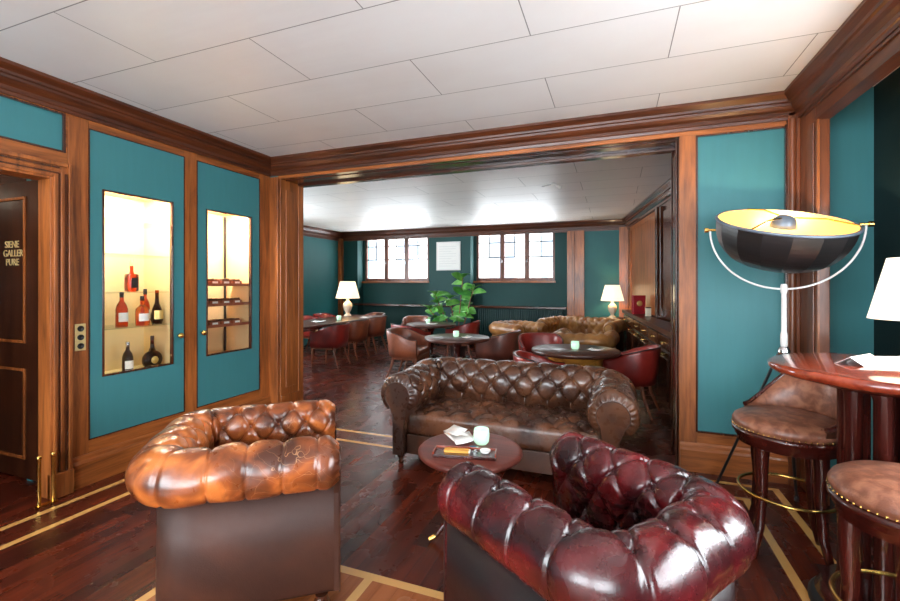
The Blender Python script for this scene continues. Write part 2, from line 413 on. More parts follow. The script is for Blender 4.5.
# floor: one object, regions with their own timber
mb = MB()
xs = [-7.2, -3.30, -3.255, -3.07, -3.025, -1.985, -1.94, -1.115, -1.07, .775, .82, 1.0, 1.045, 1.8]
ys = [-3.2, 1.805, 1.85, 3.32, 3.36, 3.55, 3.59, 10.0]
for i in range(len(xs) - 1):
    for j in range(len(ys) - 1):
        x0, x1, y0, y1 = xs[i], xs[i + 1], ys[j], ys[j + 1]; xm, ym = (x0 + x1) / 2, (y0 + y1) / 2
        mi = 0
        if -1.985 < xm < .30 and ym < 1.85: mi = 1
        if 1.805 < ym < 1.85 and -1.985 < xm < .775: mi = 2
        if ym < 1.805 and (-1.985 < xm < -1.94 or -1.115 < xm < -1.07): mi = 2
        if (-3.30 < xm < -3.255 or 1.0 < xm < 1.045) and ym < 3.59: mi = 2
        if (-3.07 < xm < -3.025 or .775 < xm < .82) and ym < 3.36: mi = 2
        if 3.55 < ym < 3.59 and -3.30 < xm < 1.045: mi = 2
        if 3.32 < ym < 3.36 and -3.07 < xm < .82: mi = 2
        if xm > .3 and ym < 1.85 and mi == 1: mi = 0
        mb.add([(x0, y0, 0), (x1, y0, 0), (x1, y1, 0), (x0, y1, 0)], [(0, 1, 2, 3)], mi=mi)
        mb.add([(x0, y0, -.05), (x1, y0, -.05), (x1, y1, -.05), (x0, y1, -.05)], [(0, 3, 2, 1)], mi=0)
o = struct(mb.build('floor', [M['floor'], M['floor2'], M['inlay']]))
# passage floor strip is part of the same floor

mb = MB(); mb.box(LX - 2.2, 1.9, -3.2, PY0 + .1, CEIL, CEIL + .1); struct(mb.build('ceiling', M['ceil']))
mb = MB(); mb.box(-7.0, 1.5, PY0 + .1, 10.0, CEIL, CEIL + .1); o = struct(mb.build('ceiling', M['ceilf']))

# left wall, built as solid pieces round the two cabinet niches and the doorway
mb = MB()
XB = LX - .42
mb.box(XB, LX - .02, 1.89, 2.02, 0, CEIL); mb.box(LX - .1, LX - .02, 1.86, 1.89, 0, CEIL); mb.box(XB, LX - .02, 2.66, 2.88, 0, CEIL); mb.box(XB, LX - .02, 3.50, 3.72, 0, CEIL)
mb.box(XB, LX - .02, 2.02, 2.66, 0, .68); mb.box(XB, LX - .02, 2.02, 2.66, 2.13, CEIL)
mb.box(XB, LX - .02, 2.88, 3.50, 0, .68); mb.box(XB, LX - .02, 2.88, 3.50, 2.13, CEIL)
mb.box(LX - .12, LX - .02, -3.2, 1.86, 2.12, CEIL); mb.box(LX - .12, LX - .02, -3.2, .75, 0, 2.12)
mb.box(XB - .05, XB, 1.86, 3.72, 0, CEIL)
struct(mb.build('wall_left', M['teal']))
# left wall timber frame
mb = MB()
F0, F1 = LX - .02, LX
mb.box(F0, F1, 1.86, 1.985, .21, 2.56); mb.box(F0, F1, 2.715, 2.835, .21, 2.56); mb.box(F0, F1, 3.565, 3.72, .21, 2.56)
trim(1, mb, M['wv'], .004)
mb = MB()
mb.box(F0, F1 - .001, 1.985, 3.565, 2.492, 2.56); mb.box(F0, F1 - .001, 1.985, 3.565, .205, .305)
mb.box(F0, F1 - .001, -3.2, 1.86, 2.54, 2.56); mb.box(F0, F1 - .001, -3.2, 1.86, 2.19, 2.285); mb.box(F0, F1 - .001, 1.84, 1.86, 2.285, 2.54); mb.box(F0, F1 - .001, .3, .42, 2.285, 2.54)
trim(2, mb, M['wy'], .003)
mb = MB()   # beads round the over-door panel and the cabinet fields
def frame_x(mb, x, y0, y1, z0, z1, w, t):
    mb.box(x, x + t, y0, y0 + w, z0, z1); mb.box(x, x + t, y1 - w, y1, z0, z1); mb.box(x, x + t, y0 + w, y1 - w, z0, z0 + w); mb.box(x, x + t, y0 + w, y1 - w, z1 - w, z1)
frame_x(mb, LX - .012, .42, 1.845, 2.28, 2.545, .012, .016)
frame_x(mb, LX - .012, 1.983, 2.717, .303, 2.494, .007, .016); frame_x(mb, LX - .012, 2.833, 3.567, .303, 2.494, .007, .016)
for (yy0, tt) in ((1.79, .036), (1.825, .046)): mb.box(LX, LX + tt, yy0, yy0 + .009, .16, 2.13)
for (zz0, tt) in ((2.125, .036), (2.16, .046)): mb.box(LX, LX + tt, .7, 1.79, zz0, zz0 + .009)
trim(3, mb, M['dkv'])
mb = MB(); sweep(mb, (LX, -3.2), (LX, PY0), (1, 0), CROWN, CEIL, (0, -1)); trim(4, mb, M['cry'])
mb = MB(); sweep(mb, (LX, 1.88), (LX, PY0), (1, 0), BASEB, 0, (0, -1)); struct(mb.build('baseboard_left', M['wy']))
# doorway casing
mb = MB()
for (a, b_, t) in ((1.745, 1.86, .03), (1.76, 1.775, .045), (1.80, 1.812, .04), (1.84, 1.862, .05)):
    mb.box(LX - .1, LX + t, a, b_, 0, 2.085 + (b_ - 1.745))
for (a, b_, t) in ((2.085, 2.19, .03), (2.10, 2.115, .045), (2.14, 2.152, .04), (2.175, 2.20, .05)):
    mb.box(LX - .125, LX + t, .7, 1.745 + (a - 2.085), a, b_)
mb.box(LX, LX + .06, 1.745, 1.865, 0, .16)
trim(5, mb, M['wv'], .003)
# passage beyond
mb = MB(); mb.box(LX - 2.0, XB - .05, 1.89, 1.95, 0, CEIL); mb.box(LX - 2.1, LX - 2.0, -.5, 1.95, 0, CEIL); mb.box(LX - 2.0, LX - .12, -.6, -.5, 0, CEIL)
struct(mb.build('wall_passage', M['dkv']))
d = MB()
DX0, DX1 = LX - 1.05, LX - .105
d.box(DX0, DX1, 1.845, 1.885, .02, 2.13)
door = struct(d.build('door_1', M['door'], None, .003))
tag(door, 'dark panelled passage door with gold lettering')
d = MB()
for (z0, z1) in ((.16, .80), (.98, 2.02)):
    x0, x1 = DX0 + .12, -3.90
    for (a, b_, c, e) in ((x0, x0 + .02, z0, z1), (x1 - .02, x1, z0, z1), (x0 + .02, x1 - .02, z0, z0 + .02), (x0 + .02, x1 - .02, z1 - .02, z1)):
        d.box(a, b_, 1.833, 1.845, c, e)
d.build('panel_moulding', M['wv'], door, .003)


def text(name, body, size, loc, rot, mat, parent=None, ext=.002, align='CENTER'):
    cu = bpy.data.curves.new(name, 'FONT'); cu.body = body; cu.size = size; cu.extrude = ext; cu.align_x = align
    t = bpy.data.objects.new(name, cu); COL.objects.link(t); bpy.context.view_layer.update()
    me = bpy.data.meshes.new_from_object(t); bpy.data.objects.remove(t); me.materials.clear(); me.materials.append(mat)
    me.transform(Matrix.Translation(loc) @ rot.to_4x4())
    o = bpy.data.objects.new(name, me); COL.objects.link(o)
    if parent: o.parent = parent
    return o


from mathutils import Euler
EX = Euler((R(90), 0, 0)).to_matrix()
gilt = simple('gilt_letters', (244, 220, 158), .4, metal=.2)
for k, w in enumerate(('SIENE', 'GALLER', 'PURE')):
    text('lettering', w, .070, (-3.985 + (.05 if k == 1 else 0), 1.843, 1.662 - .064 * k), EX, gilt, door, align='RIGHT')
# brass door guards at the foot of the casing
g = thing('door_guard', 'pair of upright brass rods guarding the foot of the doorway casing', 'door guard', (LX + .075, 1.735, 0))
for k in (0, 1):
    q = MB(); q.lathe([(.011, 0), (.011, .30), (.014, .305), (.014, .318), (.006, .325)], 14, T((.01 + .0 * k, .0 - .075 * k, 0)))
    q.build('rod', M['brass'], g)
q = MB(); q.box(-.008, .03, -.09, .015, 0, .012); q.build('foot_plate', M['brass'], g)

# socket plate
g = thing('socket_plate', 'tall brass plate with three black sockets on the timber upright beside the doorway', 'socket', (LX + .001, 1.93, .94))
q = MB(); q.box(0, .008, -.033, .033, 0, .185); q.build('plate', simple('pale_brass', (222, 198, 138), .35, metal=.3), g, .003)
for k in range(3):
    q = MB(); q.lathe([(.020, 0), (.020, .006), (.016, .008), (.015, .002), (0.0, .002)], 18, T((.007, 0, .032 + k * .06)) @ Matrix.Rotation(R(90), 4, 'Y')); q.build('socket', M['black'], g)

# partition with the wide opening
mb = MB()
mb.box(LX, -3.36, PY0, PY1, 0, CEIL); mb.box(.47, 1.75, PY0 + .02, PY1, 0, CEIL); mb.box(-3.36, .47, PY0 + .02, PY1, 2.54, CEIL)
mb.box(-6.8, LX, PY1 - .1, PY1, 0, CEIL)
struct(mb.build('wall_middle', M['teal']))
mb = MB()   # frieze and soffit timber
mb.box(-3.36, 1.17, PY0, PY0 + .02, 2.52, 2.60); mb.box(.575, 1.12, PY0 - .0, PY0 + .02, 2.505, 2.52)
mb.box(.575, 1.12, PY0, PY0 + .02, .205, .30)
trim(6, mb, M['wx'], .003)
mb = MB(); mb.box(-3.36, .47, PY0 + .02, PY1 + .02, 2.522, 2.54); mb.box(-3.36, .47, PY0 + .1, PY0 + .11, 2.515, 2.522); mb.box(-3.36, .47, PY1 - .06, PY1 + .02, 2.50, 2.522)
trim(7, mb, M['dkx'], .002)
mb = MB(); mb.box(LX, -3.35, PY0 - .015, PY0 + .05, 0, 2.54); mb.box(-3.36, -3.343, PY0 + .02, PY1 - .06, 0, 2.522); mb.box(-3.36, -3.338, PY0 + .1, PY1 - .11, .28, 2.42); mb.box(-3.37, -3.335, PY1 - .06, PY1 + .02, 0, 2.52)
mb.box(-3.36, -3.33, PY0 + .02, PY1, 0, .2)
trim(8, mb, M['wv'], .004)
mb = MB(); mb.box(.455, .575, PY0 - .005, PY0 + .02, 0, 2.52)
trim(9, mb, M['wv'], .004)
mb = MB(); mb.box(.45, .47, PY0 + .02, PY1 + .02, 0, 2.52); mb.box(.435, .45, PY0 + .05, PY0 + .07, 0, 2.5); mb.box(.435, .45, PY1 - .05, PY1 - .02, 0, 2.5); mb.box(.44, .45, PY0 + .14, PY1 - .12, .25, 2.42)
trim(10, mb, M['dkv'], .004)
mb = MB(); sweep(mb, (LX, PY0), (RX, PY0), (0, -1), CROWN, CEIL, (-1, -1)); trim(11, mb, M['crx'])
mb = MB(); sweep(mb, (.46, PY0), (RX, PY0), (0, -1), BASEB, 0, (0, -1)); struct(mb.build('baseboard_middle', M['wx']))
mb = MB(); mb.box(1.12, 1.13, PY0 - .012, PY0 + .02, .21, 2.52); mb.box(.565, .578, PY0 - .01, PY0 + .01, .295, 2.51)
mb.box(.578, 1.12, PY0 - .008, PY0 + .01, .29, .302); mb.box(.578, 1.12, PY0 - .008, PY0 + .01, 2.499, 2.51)
trim(12, mb, M['dkv'])
# corner post and header of the bay
mb = MB(); mb.box(1.13, RX, PY0 - .03, PY0 + .02, 0, 2.6); mb.lathe([(.022, 0), (.022, 2.55)], 12, T((1.155, PY0 - .03, 0)))
mb.box(RX, RX + .07, 3.43, PY0 + .02, 0, 2.55); mb.box(RX - .008, RX, 3.46, 3.56, .2, 2.44)
trim(13, mb, M['crv'], .004)
mb = MB(); mb.box(RX, RX + .07, -3.2, 3.43, 2.46, CEIL); mb.box(RX - .012, RX, -3.2, 3.6, 2.53, 2.56); mb.box(RX - .01, RX + .075, -3.2, 3.43, 2.445, 2.465)
sweep(mb, (RX, -3.2), (RX, PY0), (-1, 0), CROWN, CEIL, (0, -1))
trim(14, mb, M['cry'])
mb = MB(); mb.box(RX, RX + .012, 3.415, 3.432, 0, 2.45); trim(15, mb, M['wv'])

# the bay's outer wall with its window, out of frame but lighting the room
BX = 1.62
mb = MB()
mb.box(BX, BX + .1, 2.4, PY0 + .1, 0, CEIL); mb.box(BX, BX + .1, -3.2, 2.4, 0, .9); mb.box(BX, BX + .1, -3.2, 2.4, 2.05, CEIL); mb.box(BX, BX + .1, -3.2, .1, .9, 2.05)
struct(mb.build('wall_right', M['curtain']))
mb = MB(); mb.box(-3.6, 1.8, -3.3, -3.2, 0, .5); mb.box(-3.6, 1.8, -3.3, -3.2, 2.6, CEIL); mb.box(-3.6, -3.3, -3.3, -3.2, .5, 2.6); mb.box(.9, 1.8, -3.3, -3.2, .5, 2.6); mb.box(-1.15, -.85, -3.3, -3.2, .5, 2.6)
struct(mb.build('wall_back', M['teal']))


def window_y(idx, x0, x1, y, z0, z1, n, t=.05, ym=1, mull=.10, rail=.4):
    """timber window in a wall that faces -Y (ym=1)"""
    w = bpy.data.objects.new('window_%d' % idx, None); COL.objects.link(w); struct(w); w.location = (x0, y, z0)
    W, Hh = x1 - x0, z1 - z0
    q = MB(); fr = .05
    q.box(0, fr, 0, t, 0, Hh); q.box(W - fr, W, 0, t, 0, Hh); q.box(fr, W - fr, 0, t, 0, fr + .02); q.box(fr, W - fr, 0, t, Hh - .03, Hh)
    step = (W - 2 * fr) / n
    for k in range(1, n): q.box(fr + step * k - mull / 2, fr + step * k + mull / 2, -.01, t, fr, Hh - .03)
    q.build('window_frame', M['wv2'], w, .004)
    q = MB(); q.box(-.06, W + .02, -.07, 0.02, -.045, 0); q.build('window_sill', M['wx'], w, .004)
    for k in range(n):
        a = fr + step * k + (mull / 2 if k else 0); b_ = fr + step * (k + 1) - (mull / 2 if k < n - 1 else 0)
        p = MB(); p.box(a, b_, t * .5, t * .5 + .004, fr + .02, Hh - .03); pane = p.build('pane', M['glass'], w)
        g = MB(); mid = (a + b_) / 2; zr = (Hh) * rail + .06
        g.box(a, b_, t * .35, t * .65, Hh * .49, Hh * .49 + .024); g.box(a, b_, t * .35, t * .65, Hh * .80, Hh * .80 + .022); g.box(mid - .010, mid + .010, t * .35, t * .65, Hh * .49, Hh - .03)
        g.build('glazing_bar', M['iron'], w)
    for k in range(1, n):
        h = MB(); h.tube([(fr + step * k, -.015, Hh * .45), (fr + step * k, -.035, Hh * .45), (fr + step * k, -.035, Hh * .38)], .008, 8); h.build('handle', M['chrome'], w)
    return w


M['wv2'] = wood('window_oak', (74, 40, 30), (130, 78, 60), 'Z')
# far room
FY = 9.6
mb = MB()
def far_piece(x0, x1, z0, z1, y0=FY, y1=FY + .45): mb.box(x0, x1, y0, y1, z0, z1)
ZT = 2.56
for (a, b_) in ((-6.75, -6.13), (-4.14, -3.11), (-.95, .4)): far_piece(a, b_, 0, CEIL)
for (a, b_) in ((-6.13, -4.14), (-3.11, -.95)):
    far_piece(a, b_, 0, CEIL, FY + .32, FY + .45) if False else None
    mb.box(a, b_, FY + .26, FY + .45, 0, 1.43)     # niche back under the window
    mb.box(a, b_, FY, FY + .45, ZT, CEIL)
mb.box(-4.27, -4.14, FY + .26, FY + .45, 1.43, ZT); mb.box(-1.24, -.95, FY + .26, FY + .45, 1.43, ZT); mb.box(-6.13, -6.07, FY + .26, FY + .45, 1.43, ZT); mb.box(-3.11, -3.05, FY + .26, FY + .45, 1.43, ZT)
struct(mb.build('wall_far', M['teal_shaded']))
window_y(1, -6.07, -4.27, FY + .27, 1.47, 2.56, 3)
window_y(2, -3.05, -1.24, FY + .27, 1.47, 2.56, 3)
mb = MB(); mb.box(-6.75, -6.65, 6.7, FY, 0, CEIL); mb.box(-6.75, -6.65, PY1, 4.3, 0, CEIL); mb.box(-6.75, -6.65, 4.3, 6.7, 0, .7); mb.box(-6.75, -6.65, 4.3, 6.7, 2.5, CEIL); struct(mb.build('wall_far_left', M['teal_half_shaded']))  # opening cut for the added, unseen window
mb = MB(); sweep(mb, (-6.65, PY1), (-6.65, FY), (1, 0), CROWN, CEIL, (0, -1)); sweep(mb, (-6.65, FY), (.3, FY), (0, -1), CROWN, CEIL, (-1, 0)); mb.box(-6.65, .3, FY - .02, FY, 2.50, 2.56); mb.box(-6.65, -6.63, PY1, FY, 2.50, 2.56)
trim(16, mb, M['crx'])
mb = MB(); mb.box(-6.65, -6.55, FY - .1, FY, 0, 2.56); mb.box(-.95, -.80, FY - .05, FY, 0, 2.52); mb.box(-.74, -.60, FY - .05, FY, 0, 2.52); mb.box(-.80, -.74, FY - .035, FY, 0, 2.52); mb.box(.08, .25, FY - .06, FY, 0, 2.56)
trim(17, mb, M['wv'], .004)
mb = MB(); mb.box(-.60, .08, FY - .015, FY, .2, 2.5)
struct(mb.build('wall_far_panel', M['teal_half_shaded']))
# ledge rail below the windows
mb = MB(); mb.box(-6.2, -4.1, FY - .1, FY + .26, .86, .91); mb.box(-4.1, -3.0, FY - .03, FY, .86, .91); mb.box(-3.02, -.96, FY - .1, FY + .26, .86, .91)
trim(18, mb, M['dkx'], .006)
g = thing('radiator', 'dark green ribbed radiator under the right-hand far window', 'radiator', (-2.95, FY + .0, .12))
q = MB(); q.box(0, 1.9, .06, .12, .02, .70); q.build('radiator_body', M['rad'], g)
q = MB()
for k in range(38): q.lathe([(.016, 0), (.019, .02), (.019, .70), (.016, .72)], 8, T((.025 + k * .05, .04, 0)))
q.build('ribs', M['rad'], g)
for xx in (.05, 1.8):
    q = MB(); q.box(xx, xx + .04, .05, .13, -.12, .02); q.build('bracket', M['rad'], g)

# oblique right wall of the far room
pA, pB = Vector((.24, FY, 0)), Vector((1.08, PY1, 0))
dv = (pB - pA).normalized(); nv = Vector((-dv.y, dv.x, 0)); nv = nv if nv.x < 0 else -nv
ang = math.atan2(dv.y, dv.x)
MW = T(pA) @ Matrix.Rotation(ang, 4, 'Z')          # local x along wall toward the camera, local y: into the wall or room
sgn = 1 if (Matrix.Rotation(ang, 4, 'Z') @ Vector((0, 1, 0))).dot(nv) > 0 else -1   # room side sign
L = (pB - pA).length
def wbox(mb, a, b_, d0, d1, z0, z1, mi=0):
    y0, y1 = sorted((d0 * sgn, d1 * sgn)); mb.box(a, b_, y0, y1, z0, z1, MW, mi)
mb = MB(); wbox(mb, -.3, L + .05, -.12, 0, 0, CEIL); struct(mb.build('wall_far_right', M['dkv']))
mb = MB(); wbox(mb, .5, 2.65, 0, .02, .92, 2.42); wbox(mb, .42, .5, 0, .035, .92, 2.5); wbox(mb, .5, 2.65, 0, .03, 2.42, 2.5); trim(19, mb, M['wv'], .003)
mb = MB(); sweep(mb, (pA.x, pA.y), (pB.x, pB.y), (nv.x, nv.y), [(o * 1.1, z * 1.3) for o, z in CROWN], CEIL, (0, 0)); trim(20, mb, M['dkx'])
mb = MB(); wbox(mb, 2.65, 2.75, 0, .10, .92, 2.5); wbox(mb, 2.75, 5.0, 0, .05, .92, 2.5)
for a in (2.85, 3.45, 4.05, 4.65): wbox(mb, a, a + .06, .05, .09, .95, 2.48); wbox(mb, a + .12, a + .5, .05, .07, 1.05, 2.4)
trim(21, mb, M['dkv'], .004)

# long sideboard along that wall
g = thing('sideboard', 'long dark polished sideboard along the oblique wall at the right of the far room', 'sideboard')
q = MB()
fa, fb = Vector((.14, 9.0, 0)), Vector((.60, 4.25, 0))
def side_poly(off): return None
wa, wb = pA + nv * .11 + dv * .6, pA + nv * .11 + dv * (L - .1)
q.prism([(fa.x + .03, fa.y), (fb.x + .03, fb.y), (wb.x, wb.y), (wa.x, wa.y)], .0, .86); q.build('carcass', M['dkv'], g)
q = MB(); q.prism([(fa.x - .02, fa.y), (fb.x - .02, fb.y), (wb.x, wb.y), (wa.x, wa.y)], .86, .915); q.build('worktop', M['dtop'], g, .01)
fd = (fb - fa).normalized(); fang = math.atan2(fd.y, fd.x); MF = T(fa + Vector((.03, 0, 0))) @ Matrix.Rotation(fang, 4, 'Z'); LF = (fb - fa).length
for k in range(7):
    a = .1 + k * (LF - .2) / 7; b_ = a + (LF - .2) / 7 - .04
    q = MB()
    q.box(a, b_, -.03, .0, .10, .66, MF); q.box(a + .06, b_ - .06, -.042, -.03, .16, .60, MF)
    dd = q.build('cabinet_door', M['dkv'], g, .003)
    q = MB(); q.lathe([(.012, 0), (.010, .015), (.014, .025), (0, .03)], 10, MF @ T(((a + b_) / 2, -.03, .63)) @ Matrix.Rotation(R(90), 4, 'X')); q.build('knob', M['brass'], dd)
    q = MB(); q.box(a, b_, -.03, .0, .69, .83, MF); dr = q.build('drawer', M['dkv'], g, .003)
    q = MB(); q.tube([MF @ Vector(((a + b_) / 2 - .05, -.03, .76)), MF @ Vector(((a + b_) / 2 - .04, -.05, .75)), MF @ Vector(((a + b_) / 2 + .04, -.05, .75)), MF @ Vector(((a + b_) / 2 + .05, -.03, .76))], .006, 6); q.build('pull', M['brass'], dr)

# red book-like box with gold seal
bx = (.36, 7.75)
g = thing('presentation_box', 'upright crimson box with a round gold emblem on the sideboard', 'box', (bx[0], bx[1], .9155), R(-58) if False else R(20))
q = MB(); q.box(-.10, .10, -.035, .035, 0, .30); q.build('box_body', M['redbox'], g, .004)
q = MB(); q.lathe([(.045, 0), (.045, .003), (.03, .004), (.0, .004)], 20, T((0, -.036, .17)) @ Matrix.Rotation(R(90), 4, 'X')); q.build('emblem', M['seal'], g)
g = thing('box', 'small pale carton in front of the crimson box on the sideboard', 'box', (.47, 7.25, .9155), R(10))
q = MB(); q.box(-.035, .035, -.035, .035, 0, .12); q.build('carton', M['card'], g, .003)
q = MB(); q.box(-.037, .037, -.037, .037, .12, .135); q.build('lid', M['dtop'], g, .002)

# framed notice between the windows
g = thing('framed_notice', 'white printed notice in a thin pale frame hung between the far windows', 'notice', (-3.95, FY - .03, 1.72))
q = MB(); q.box(0, .60, .0, .028, 0, .67); q.build('frame', M['white'], g, .003)
q = MB(); q.box(.03, .57, -.003, 0, .03, .64); q.build('sheet', M['paper'], g)
q = MB()
for k in range(9): q.box(.07, .50 - .12 * ((k * 7) % 3 == 0), -.005, -.003, .10 + k * .057, .104 + k * .057)
q.build('printed_lines', simple('grey_print', (190, 188, 190), .7), g)

# ceiling spot
g = thing('ceiling_spotlight', 'small white spotlight on the far room ceiling', 'spotlight', (-.75, 5.85, CEIL))
q = MB(); q.lathe([(.035, -.02), (.035, 0)], 16); q.build('mount', M['white'], g)
q = MB(); q.lathe([(.022, 0), (.026, .08), (.018, .085)], 14, T((.02, 0, -.03)) @ Matrix.Rotation(R(120), 4, 'Y')); q.build('spot_head', M['white'], g)
q = MB(); q.tube([(0, 0, -.01), (-.16, .02, -.025)], .005, 6); q.build('arm', M['chrome'], g)

# ------------------------------------------------------------------ glazed display cabinets
def cabinet(idx, y0, y1, gy0, gy1, gz0, gz1, knob_y, label):
    g = thing('display_cabinet', label, 'cabinet', (LX, y0, 0))
    def yy(a): return a - y0
    X0, X1 = -.018, -.002
    q = MB(); z0, z1 = .307, 2.49
    q.box(X0, X1, yy(y0), yy(gy0), z0, z1); q.box(X0, X1, yy(gy1), yy(y1), z0, z1); q.box(X0, X1, yy(gy0), yy(gy1), z0, gz0); q.box(X0, X1, yy(gy0), yy(gy1), gz1, z1)
    dr = q.build('door', M['teal'], g)
    q = MB(); w = .014
    for (a, b_, c, e) in ((gy0, gy0 + w, gz0, gz1), (gy1 - w, gy1, gz0, gz1), (gy0 + w, gy1 - w, gz0, gz0 + w), (gy0 + w, gy1 - w, gz1 - w, gz1)):
        q.box(-.022, .006, yy(a), yy(b_), c, e)
    q.build('glazing_bead', M['dkv'], dr, .002)
    q = MB(); q.box(-.012, -.008, yy(gy0 + .01), yy(gy1 - .01), gz0 + .01, gz1 - .01); q.build('pane', M['glass'], dr)
    q = MB(); q.lathe([(.010, 0), (.010, .012), (.021, .022), (.024, .035), (.018, .046), (0, .05)], 18, T((0, yy(knob_y), .965)) @ Matrix.Rotation(R(90), 4, 'Y')); q.build('knob', M['brass'], dr)
    q = MB(); D = -.385
    a, b_ = yy(gy0 - .04), yy(gy1 + .035)
    q.box(D - .012, D, a, b_, .69, 2.12); q.box(D, -.03, a, a + .012, .69, 2.12); q.box(D, -.03, b_ - .012, b_, .69, 2.12); q.box(D, -.03, a, b_, .685, .697); q.box(D, -.03, a, b_, 2.115, 2.127)
    q.build('lining', M['maple'], g)
    return g, a, b_


c1, a1, b1 = cabinet(1, 1.987, 2.713, 2.071, 2.613, .73, 2.085, 2.66, 'left glazed teal wall cabinet holding spirit bottles on glass shelves')
c2, a2, b2 = cabinet(2, 2.837, 3.563, 2.930, 3.455, .745, 2.08, 2.88, 'right glazed teal wall cabinet holding cigar boxes, nearest the opening')
shelfglass = glass_mat('shelf_glass', (.95, .985, .97, 1))
for z in (1.06, 1.33, 1.62, 1.88):
    q = MB(); q.box(-.38, -.04, a1 + .014, b1 - .014, z, z + .008); q.build('glass_shelf', shelfglass, c1)
for z in (.99, 1.19, 1.38):
    q = MB(); q.box(-.27, -.05, a2 + .014, b2 - .014, z, z + .02); q.box(-.06, -.045, a2 + .014, b2 - .014, z, z + .026); q.build('shelf', M['cig2'], c2)
q = MB(); q.box(-.372, -.36, b2 - .035, b2 - .015, .70, 2.10); q.build('standard', M['iron'], c2)


def bottle(kind, loc, label, glass, cap=None, lab=None, hgt=.24, r=.034):
    g = thing('bottle', label, 'bottle', loc, 0, None)
    q = MB(); h = hgt
    if kind == 'tall': pr = [(r, 0), (r * 1.02, .01), (r, h * .5), (r * .8, h * .62), (r * .36, h * .74), (r * .33, h * .92), (r * .4, h * .93), (r * .4, h * .95)]
    elif kind == 'squat': pr = [(r * 1.05, 0), (r * 1.1, .01), (r * 1.12, h * .42), (r * 1.05, h * .56), (r * .5, h * .66), (r * .36, h * .7), (r * .36, h * .86), (r * .44, h * .88)]
    elif kind == 'tear': pr = [(r * .9, 0), (r * 1.15, h * .12), (r * 1.15, h * .26), (r * .8, h * .46), (r * .4, h * .62), (r * .32, h * .9), (r * .4, h * .92)]
    else: pr = None
    if pr: q.lathe(pr, 20)
    elif kind == 'round':
        q.lathe([(.0, -.03), (r * 1.5, -.03), (r * 1.8, -.018), (r * 1.85, 0), (r * 1.8, .018), (r * 1.5, .03), (0, .03)], 28, T((0, 0, r * 1.75)) @ Matrix.Rotation(R(90), 4, 'Y'))
        q.lathe([(.016, r * 3.3), (.014, h * .85), (.017, h * .86)], 14); q.box(-.026, .026, -.035, .035, 0, .02)
    else:
        q.rbox(-.035, .035, -.04, .04, 0, h * .55, .012, 4, 4, 4); q.lathe([(.02, h * .53), (.013, h * .62), (.013, h * .8)], 14)
    q.build('glass', glass, g)
    q = MB(); q.lathe([(.013, h * .84), (.0145, h * .85), (.0145, h * .99), (.012, h)], 14); q.build('cap', cap or M['cork'], g)
    q = MB()
    if kind in ('tall', 'squat', 'tear'):
        rr = r * (1.16 if kind != 'tall' else 1.05); n = 10
        P = [[(rr * math.cos(R(-60 + 120 * i / n)), rr * math.sin(R(-60 + 120 * i / n)), z) for z in (h * .14, h * .4)] for i in range(n + 1)]
        q.grid(P, flip=True)
    elif kind == 'round': q.lathe([(.03, 0), (.03, .003), (0, .003)], 20, T((.031, 0, r * 1.75)) @ Matrix.Rotation(R(90), 4, 'Y'))
    else: q.box(.0355, .037, -.025, .025, h * .12, h * .42)
    q.build('label', lab or M['label'], g)
    return g


bx0 = LX
B = [('tall', (bx0 - .15, 2.345, .698), 'dark bottle with a plain white label, alone at the left of the cabinet floor', M['darkrum'], M['chrome'], M['label'], .245, .037),
     ('round', (bx0 - .14, 2.535, .698), 'round dark flask with a gold disc on the cabinet floor', M['darkrum'], M['cork'], M['seal'], .20, .042),
     ('tear', (bx0 - .24, 2.640 - .035, .698), 'dark bottle with a tall black cap standing behind the round flask', M['darkrum'], M['cork'], M['label'], .26, .04),
     ('tall', (bx0 - .15, 2.30, 1.0685), 'red-brown bottle with white label, leftmost on the middle glass shelf', M['cognac'], M['cork'], M['label'], .27, .04),
     ('squat', (bx0 - .13, 2.445, 1.0685), 'squat bright orange bottle with a black cap on the middle glass shelf', M['orange'], M['cork'], M['label'], .235, .042),
     ('tall', (bx0 - .24, 2.545, 1.0685), 'slim bottle with a white label standing behind the squat orange bottle', M['cognac'], M['cork'], M['label'], .29, .034),
     ('tear', (bx0 - .14, 2.575, 1.0685), 'teardrop bottle of dark brown spirit, rightmost on the middle glass shelf', M['darkrum'], M['amber'], M['seal'], .28, .04),
     ('square', (bx0 - .15, 2.375, 1.3385), 'square clear decanter with a black label on the upper glass shelf', M['cognac'], M['clear'], M['blklabel'], .26, .04)]
for a in B: bottle(*a)
ci = 0
for (z, nm) in ((1.01, 'lowest'), (1.21, 'middle'), (1.40, 'topmost')):
    for k in range(4):
        y = 2.965 + k * .13
        which = ('leftmost', 'second from left', 'third from left', 'rightmost')[k]
        g = thing('cigar_box', 'small open cigar box, %s on the %s cabinet shelf' % (which, nm), 'cigar box', (LX - .15, y, z + .0005), 0, 'cigar boxes on the %s shelf' % nm)
        q = MB(); q.box(-.07, .07, -.055, .055, 0, .006); q.box(-.07, .07, -.055, -.05, 0, .03); q.box(-.07, .07, .05, .055, 0, .03); q.box(.065, .07, -.05, .05, 0, .03); q.box(-.07, -.065, -.05, .05, 0, .03); q.build('tray', M['cig2'], g)
        q = MB()
        for j in range(9): q.tube([(-.06, -.04 + (j % 5) * .02 + .01 * (j > 4), .018 + .016 * (j > 4)), (.06, -.04 + (j % 5) * .02 + .01 * (j > 4), .02 + .016 * (j > 4) + .012 * random.random())], .0088, 8)
        q.build('cigars', M['cigar'], g)
        q = MB(); q.box(.0705, .072, -.03, .03, .006, .024); q.build('price_card', M['label'], g)

